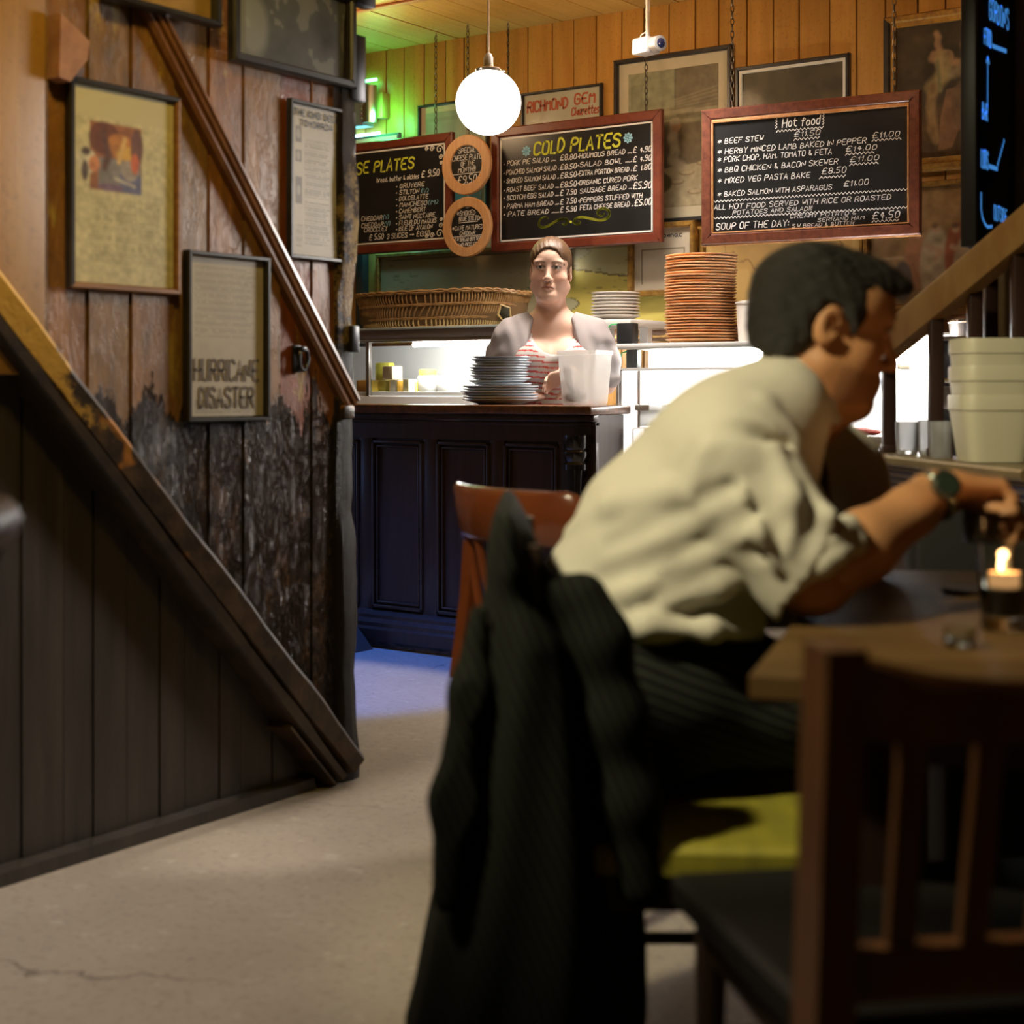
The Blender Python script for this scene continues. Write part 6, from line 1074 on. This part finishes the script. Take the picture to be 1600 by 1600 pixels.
shirt = MB_.part('shirt', g, m_, smooth=180, fix=False, label='pale cream shirt with sleeves rolled to the elbow')
# cuff roll and collar
S = SDF((.28, 1.9, .68), (.62, 2.2, .98), .004); cdir = ud; t1 = np.cross(cdir, (0, 1, 0)); t1 /= np.linalg.norm(t1); t2 = np.cross(cdir, t1); c0 = PP(1276, 882, 2.06)
ring = [c0+(t1*math.cos(a)+t2*math.sin(a))*.060 for a in np.linspace(0, 2*math.pi, 17)]; S.chain(ring, [.014+.003*math.sin(i*2.1) for i in range(17)], .01); ring = [c0-cdir*.022+(t1*math.cos(a)+t2*math.sin(a))*.063 for a in np.linspace(0, 2*math.pi, 17)]; S.chain(ring, [.012+.003*math.sin(i*1.3) for i in range(17)], .012)
MB_.part('rolled_cuff', S.mesh(), m_, smooth=180, fix=False)
S = SDF((.25, 2.15, .92), (.55, 2.5, 1.2), .004); cn = PP(1222, 615, 2.31); ax_ = PP(1262, 545, 2.31)-PP(1225, 640, 2.31); ax_ /= np.linalg.norm(ax_); q1 = np.array((0, 1.0, 0)); q2 = np.cross(ax_, q1)
for off, rr_, th_ in ((0.004, .074, .009), (.018, .073, .009), (-.010, .084, .010), (-.026, .094, .008)):
    ring = [cn+ax_*(off-.02*math.cos(a))+(q1*math.sin(a)+q2*math.cos(a))*rr_ for a in np.linspace(-2.6, 2.6, 22)]; S.chain(ring, [th_]*22, .012)
MB_.part('collar', S.mesh(), m_, smooth=180, fix=False)
tie = [PP(1250, 668, 2.33), PP(1262, 700, 2.33), PP(1268, 740, 2.33), PP(1268, 790, 2.33), PP(1262, 840, 2.33)]; g = G(); g.tube([tuple(p) for p in tie], [.014, .022, .026, .03, .034], 12); cxm = tie[0]; MB_.part('tie', g, M('dark_tie_silk', (.02, .014, .022), .5), label='dark tie hanging from the collar')
# trousers
S = SDF((-.10, 1.9, .05), (.82, 2.75, .80), .007)
for D in (2.17, 2.43):
    K = PP(1335, 1103, D+.02); S.ell(PP(985, 1070, D), (.135, .125, .125), .06).cone(PP(1000, 1095, D), K, .108, .078, .06); An = np.array((K[0]+.02, D+.02, .11)); S.chain([K, An], [.078, .058], .05)
S.cone(PP(975, 1010, 2.30), PP(1120, 1010, 2.30), .09, .07, .08); S.disp(lambda X, Y, Z: .004*np.sin(X*30+Z*22+Y*9)*np.sin(Z*35-X*12))
carve_box(S, PP(1000, 992, 2.2), (0, 0, 1), (-.2, 1.8, .70), (.9, 2.9, .9))
m2, nt, b = newmat('pinstripe_trousers'); wv = nd(nt, 'ShaderNodeTexWave', wave_type='BANDS', bands_direction='Z'); wv.inputs['Scale'].default_value = 22; wv.inputs['Distortion'].default_value = .6; mp = nd(nt, 'ShaderNodeMapping'); mp.inputs['Rotation'].default_value = (0, R(-22), 0); nt.links.new(nd(nt, 'ShaderNodeTexCoord').outputs['Object'], mp.inputs[0]); nt.links.new(mp.outputs[0], wv.inputs['Vector'])
nt.links.new(mixc(nt, ramp(nt, wv.outputs['Fac'], [(.8, 0), (.95, 1)]), (.010, .011, .010), (.04, .045, .035)), b.inputs['Base Color']); b.inputs['Roughness'].default_value = .9; b.inputs['Specular IOR Level'].default_value = .15
MB_.part('trousers', S.mesh(), m2, smooth=180, fix=False)
for D in (2.17, 2.43): S = SDF((.45, D-.1, -.01), (.80, D+.14, .16), .006); K = PP(1335, 1103, D+.02); S.cone((K[0]+.0, D+.02, .055), (K[0]+.17, D+.02, .04), .045, .036, .03).cone((K[0]+.01, D+.02, .06), (K[0]+.01, D+.02, .11), .042, .042, .03).half((0, 0, .003), (0, 0, 1)) if False else S.cone((K[0]+.0, D+.02, .055), (K[0]+.17, D+.02, .04), .045, .036, .03).cone((K[0]+.01, D+.02, .06), (K[0]+.01, D+.02, .11), .042, .042, .03); MB_.part('shoe', S.mesh(), M('black_shoe_leather', (.01, .01, .01), .3), smooth=180, fix=False)
# hair
S = SDF((.28, 2.15, 1.0), (.66, 2.46, 1.30), .004); S.xf(Hm, ht)
S.ell((0, .008, .040), (.086, .107, .083), .02).ell((0, .05, -.015), (.072, .055, .06), .03).ell((0, -.06, .085), (.055, .048, .030), .03).ell((0, -.102, .080), (.040, .024, .018), .02)
for q in (-1, 1): S.ell((q*.070, -.028, .012), (.012, .014, .034), .012)
for q in (-1, 1): S.ell((q*.078, -.01, -.022), (.022, .030, .036), .008, 'c').ell((q*.078, .004, -.004), (.02, .022, .034), .006, 'c')
S.ell((0, -.118, .018), (.075, .052, .055), .02, 'c').ell((0, -.09, -.05), (.09, .085, .06), .02, 'c').ell((0, .06, -.09), (.08, .06, .028), .015, 'c')
S.xf(); S.disp(lambda X, Y, Z: .0012*np.sin(X*120+np.sin(Z*60)*2)*np.sin(Z*140+Y*60)+.0008*np.sin(X*260+Y*170+Z*90))
hm, nt, b = newmat('dark_short_hair'); b.inputs['Roughness'].default_value = .6; hn = noise(nt, 40, None, 5, .7, (1, 1, 3)); nt.links.new(mixc(nt, hn, (.004, .0035, .0025), (.020, .017, .010)), b.inputs['Base Color']); bump(nt, b, hn, .9, .012)
MB_.part('hair', S.mesh(), hm, smooth=180, fix=False)
# stubborn fringe strands and crown tufts
g = G(); r_ = random.Random(4)
for k in range(420):
    th, ph = r_.uniform(-2.9, 2.9), r_.uniform(.15, 1.25); p = np.array((.084*math.sin(ph)*math.sin(th), .008+.104*math.sin(ph)*math.cos(th), .040+.080*math.cos(ph)))
    if p[1] < -.07 and p[2] < .065: continue
    if p[2] < -.01: continue
    n_ = np.array((p[0]/.084**2, (p[1]-.008)/.104**2, (p[2]-.04)/.080**2)); n_ /= np.linalg.norm(n_); dr = np.array((r_.uniform(-.3, .3), -1.0, r_.uniform(-.2, .2))); dr = dr-n_*(dr @ n_)*.85; dr /= np.linalg.norm(dr); L = r_.uniform(.02, .035)
    a = p-n_*.002; b_ = a+dr*L*.5+n_*.004; c_ = a+dr*L+n_*.003; g.tube([tuple(Hm @ q+ht) for q in (a, b_, c_)], [.0022, .0018, .0005], 4, cap=False)
MB_.part('hair_strands', g, hm, kind='stuff', smooth=180, fix=False)
# watch on the near wrist
wc = WN-d_*.005; t1 = np.cross(d_, (0, 1, 0)); t1 /= np.linalg.norm(t1); t2 = np.cross(d_, t1); MB_.part('watch_strap', G().tube([tuple(wc+(t1*math.cos(a)+t2*math.sin(a))*.033) for a in np.linspace(0, 2*math.pi, 25)[:-1]], .007, 8, True), M('steel_bracelet', (.22, .24, .20), .25, .9))
vd = -t2 if t2[1] > 0 else t2; vd = np.array(vd)*.8+np.array((0, -.45, .45)); vd -= d_*(vd @ d_); vd /= np.linalg.norm(vd); wp = wc+vd*.034; MB_.part('watch_case', G().tube([tuple(wp), tuple(wp+vd*.010), tuple(wp+vd*.012)], [.021, .021, .018], 28), bpy.data.materials['steel_bracelet']); MB_.part('watch_dial', G().tube([tuple(wp+vd*.0118), tuple(wp+vd*.0128)], [.0165, .0165], 28), M('dark_green_dial', (.02, .035, .025), .12, coat=1))
# glass in his hands
q = P(1534, 808, 2.16); T = Thing('held_tumbler', 'dark glass tumbler held in the man\'s hand above the table', 'glass', (q.x, q.y, q.z-.02), 'cam'); c = (q.x, q.y, q.z-.035); T.part('glass_wall', G().lathe([(0, 0), (.024, 0), (.025, .004), (.027, .045), (.0255, .045), (.0245, .01), (0, .008)], c, 28), MT['dglass'], smooth=60)
# ================================================================== THE WOMAN behind the counter
WX, WD = .160, 6.2
Hw = rotm(0, 1.5, -7); hw_t = np.array((WX-.004, WD, 1.497)); ws = (.78, .50, .38)
W_ = Thing('person', 'woman with tied-back hair in a red-striped top and grey cardigan behind the bar', 'person', (WX, WD, 0), 'cam')
def q_(x, y, z): return np.array((WX+x, WD+y, z))
S = SDF((WX-.34, WD-.28, 0), (WX+.34, WD+.26, 1.64), .0095, fine=((WX-.10, WX+.10, .0028), None, (1.36, 1.63, .0028)))
S.ax[1] = np.concatenate([np.arange(WD-.28, WD-.14, .0095), np.arange(WD-.14, WD+.0, .0030), np.arange(WD, WD+.26, .0095)]).astype(np.float32); S.F = np.full([len(a) for a in S.ax], .5, np.float32)
head_sdf(S, Hw, hw_t, w=1.03, fat=.017, nose=.97, frown=.004)
S.cone(q_(0, .03, 1.30), q_(0, .018, 1.43), .062, .055, .04)
S.ell(q_(0, .02, 1.18), (.165, .105, .16), .06).ell(q_(0, .015, 1.275), (.165, .072, .042), .05).ell(q_(0, 0, 1.0), (.165, .12, .2), .08).ell(q_(0, 0, .86), (.185, .13, .14), .06)
for s in (-1, 1):
    S.ell(q_(s*.075, -.085, 1.135), (.088, .075, .08), .035); S.ell(q_(s*.160, .01, 1.242), (.052, .055, .05), .05)
    S.chain([q_(s*.10, .01, .8), q_(s*.10, .0, .48), q_(s*.10, .02, .1)], [.095, .065, .045], .04).cone(q_(s*.10, .02, .05), q_(s*.11, -.12, .035), .04, .032, .03)
# her left arm (right in the picture) bends to the belly; the hand shows before the top
E1, W1 = q_(.215, .01, 1.05), q_(.06, -.17, 1.085); S.chain([q_(.175, .01, 1.235), q_(.210, .01, 1.15), E1], [.058, .052, .045], .03).chain([E1, E1*.5+W1*.5, W1], [.045, .04, .027], .02)
hand_sdf(S, rotm(0, 0, 155) @ rotm(55, 20, 0), W1+np.array((-.0, -.0, .0)), curl=(28, 30, 32, 34), thumb=50, side=-1, sc=.85)
E0, W0 = q_(-.215, .0, 1.05), q_(-.10, -.16, 1.0); S.chain([q_(-.175, .01, 1.235), q_(-.205, .01, 1.15), E0], [.058, .052, .045], .03).chain([E0, W0], [.043, .027], .02); hand_sdf(S, rotm(0, 5, 50), W0, curl=(20, 22, 24, 26), thumb=40, side=1, sc=.88)
S.cone(q_(0, -.15, 1.165), q_(0, -.165, 1.12), .005, .009, .012, 'c')
g = S.mesh(); V = g.v; cc = head_col(V, Hw, hw_t, np.array(ws), (.58, .25, .20), (.22, .13, .08), frown=.004, iris=(.07, .06, .04)); cc *= (1+.03*np.sin(V[:, :1]*60)*np.sin(V[:, 2:]*50))
W_.part('body', g, vcol('woman_skin', .5, 0, 90, .3, sss=.0), col=cc, smooth=180, fix=False)
# striped top
S = SDF((WX-.25, WD-.24, .72), (WX+.25, WD+.2, 1.37), .0055)
S.ell(q_(0, .02, 1.18), (.172, .112, .166), .06).ell(q_(0, .015, 1.277), (.155, .077, .046), .05).ell(q_(0, 0, 1.0), (.176, .132, .21), .08).ell(q_(0, 0, .86), (.195, .14, .15), .06)
for s in (-1, 1): S.ell(q_(s*.075, -.087, 1.133), (.094, .081, .086), .035)
S.ell(q_(.004, -.12, 1.29), (.094, .16, .130), .004, 'c'); S.ell(q_(.0, -.02, 1.36), (.098, .16, .08), .004, 'c')
S.disp(lambda X, Y, Z: .002*np.sin(X*60+Z*50)*np.sin(Z*40-X*22)*(Z < 1.1)); g = S.mesh(); V = g.v
z_ = V[:, 2]+.004*np.sin((V[:, 0]-WX)*18+1)+(V[:, 1]-WD+.1)*.05; st_ = (np.mod(z_, .0205) < .0062)
cc = np.where(st_[:, None], (.58, .07, .06), (.64, .60, .57)); x_, z__ = V[:, 0]-WX-.004, V[:, 2]-1.29; edge = (np.abs(np.sqrt((x_/.094)**2+(z__/.130)**2)-1.06) < .062) & (V[:, 2] < 1.33); cc[edge] = (.66, .62, .60)
W_.part('striped_top', g, vcol('red_white_jersey', .85), col=cc, smooth=180, fix=False, label='white top with thin red stripes and scoop neck')
# cardigan: sleeves and open fronts
S = SDF((WX-.36, WD-.24, .78), (WX+.36, WD+.22, 1.38), .006)
S.ell(q_(0, .03, 1.16), (.185, .115, .17), .06).ell(q_(0, .02, 1.278), (.165, .080, .050), .05).ell(q_(0, .02, .98), (.195, .135, .22), .08)
for s in (-1, 1): S.ell(q_(s*.088, -.065, 1.13), (.088, .086, .095), .08).cone(q_(s*.09, .0, 1.262), q_(s*.165, .01, 1.232), .050, .052, .08).cone(q_(s*.13, -.03, 1.20), q_(s*.15, -.02, 1.10), .06, .05, .08)
S.chain([q_(.175, .01, 1.24), q_(.210, .01, 1.15), q_(.222, .0, 1.075)], [.062, .062, .056], .04).chain([q_(-.172, .01, 1.24), q_(-.203, .01, 1.15), q_(-.215, .0, 1.07)], [.060, .058, .053], .04)
S.ell(q_(.0, -.18, 1.26), (.100, .2, .36), .004, 'c').ell(q_(0, -.17, .95), (.125, .2, .5), .004, 'c').ell(q_(0, .0, 1.36), (.100, .20, .085), .004, 'c')
S.disp(lambda X, Y, Z: .003*np.sin(Z*75+np.abs(X-WX)*30+np.sin(X*40))*np.clip(np.abs(X-WX)*12-1.6, 0, 1)+.0015*np.sin(X*110+Z*35))
W_.part('cardigan', S.mesh(), M('grey_lilac_knit', (.33, .29, .285), .9, bp=.15, sc=120), smooth=180, fix=False, label='open grey-lilac cardigan with short sleeves')
# hair pulled back, with a knot
S = SDF((WX-.13, WD-.14, 1.40), (WX+.13, WD+.17, 1.66), .003); S.xf(Hw, hw_t)
S.ell((0, -.003, .048), (.086, .110, .0965), .02).ell((.0, .112, .065), (.035, .03, .032), .015)
S.ell((0, -.130, .012), (.070, .066, .084), .012, 'c').ell((0, -.09, -.055), (.1, .095, .07), .012, 'c')
for q in (-1, 1): S.ell((q*.078, .004, -.01), (.02, .026, .036), .006, 'c')

S.xf(); S.disp(lambda X, Y, Z: .0006*np.sin((X-WX)*300+(Z-1.5)*120+np.sin(Y*60)*1.5))
wh, nt, b = newmat('brown_tied_hair'); b.inputs['Roughness'].default_value = .42; hn = noise(nt, 30, None, 4, .7, (5, 1, 1.2)); nt.links.new(mixc(nt, hn, (.045, .022, .010), (.15, .078, .036)), b.inputs['Base Color']); bump(nt, b, hn, .6, .006)
W_.part('hair', S.mesh(), wh, smooth=180, fix=False)
# trousers and shoes under the counter line
S = SDF((WX-.3, WD-.25, .0), (WX+.3, WD+.22, .98), .009); S.ell(q_(0, 0, .86), (.2, .145, .11), .06)
for s in (-1, 1): S.chain([q_(s*.10, .01, .8), q_(s*.10, .0, .48), q_(s*.10, .02, .07)], [.11, .08, .062], .03)
W_.part('trousers', S.mesh(), M('dark_trousers', (.02, .02, .025), .9), smooth=180, fix=False)
def frosted():
    m = bpy.data.materials.new('frosted_plastic'); m.use_nodes = True; nt = m.node_tree; nt.nodes.clear(); t = nd(nt, 'ShaderNodeBsdfTransparent'); d = nd(nt, 'ShaderNodeBsdfDiffuse'); l = nd(nt, 'ShaderNodeBsdfTranslucent'); g = nd(nt, 'ShaderNodeBsdfGlossy'); g.inputs['Roughness'].default_value = .25
    for n in (d, l): n.inputs[0].default_value = (.92, .89, .86, 1)
    a = nd(nt, 'ShaderNodeMixShader'); b = nd(nt, 'ShaderNodeMixShader'); c = nd(nt, 'ShaderNodeMixShader'); o = nd(nt, 'ShaderNodeOutputMaterial'); a.inputs[0].default_value = .5; b.inputs[0].default_value = .42; c.inputs[0].default_value = .05
    nt.links.new(d.outputs[0], a.inputs[1]); nt.links.new(l.outputs[0], a.inputs[2]); nt.links.new(t.outputs[0], b.inputs[1]); nt.links.new(a.outputs[0], b.inputs[2]); nt.links.new(b.outputs[0], c.inputs[1]); nt.links.new(g.outputs[0], c.inputs[2]); nt.links.new(c.outputs[0], o.inputs[0]); return m
# translucent tub with a scoop on the counter
q = onY(914, 631, 4.86); c = (q.x, q.y); g = G().loft([sq_ring(c, .001, ZT), sq_ring(c, .066, ZT), sq_ring(c, .070, ZT+.01), sq_ring(c, .083, ZT+.185), sq_ring(c, .087, ZT+.187), sq_ring(c, .087, ZT+.203), sq_ring(c, .082, ZT+.203), sq_ring(c, .080, ZT+.19), sq_ring(c, .066, ZT+.012), sq_ring(c, .001, ZT+.01)], cap=False)
T = Thing('translucent_tub', 'frosted square plastic tub with a dark scoop inside on the bar counter', 'tub', (c[0], c[1], ZT)); mm = frosted(); T.part('tub_wall', g, mm); S = SDF((c[0]-.09, c[1]-.09, ZT), (c[0]+.09, c[1]+.09, ZT+.19), .004)
S.chain([(c[0]-.05, c[1]-.045, ZT+.13), (c[0]-.04, c[1]-.045, ZT+.08), (c[0]-.015, c[1]-.045, ZT+.05)], [.016, .012, .018], .01).ell((c[0]-.02, c[1]-.03, ZT+.03), (.045, .03, .02), .01); T.part('scoop', S.mesh(), M('grey_plastic_scoop', (.06, .06, .07), .5), smooth=180, fix=False)
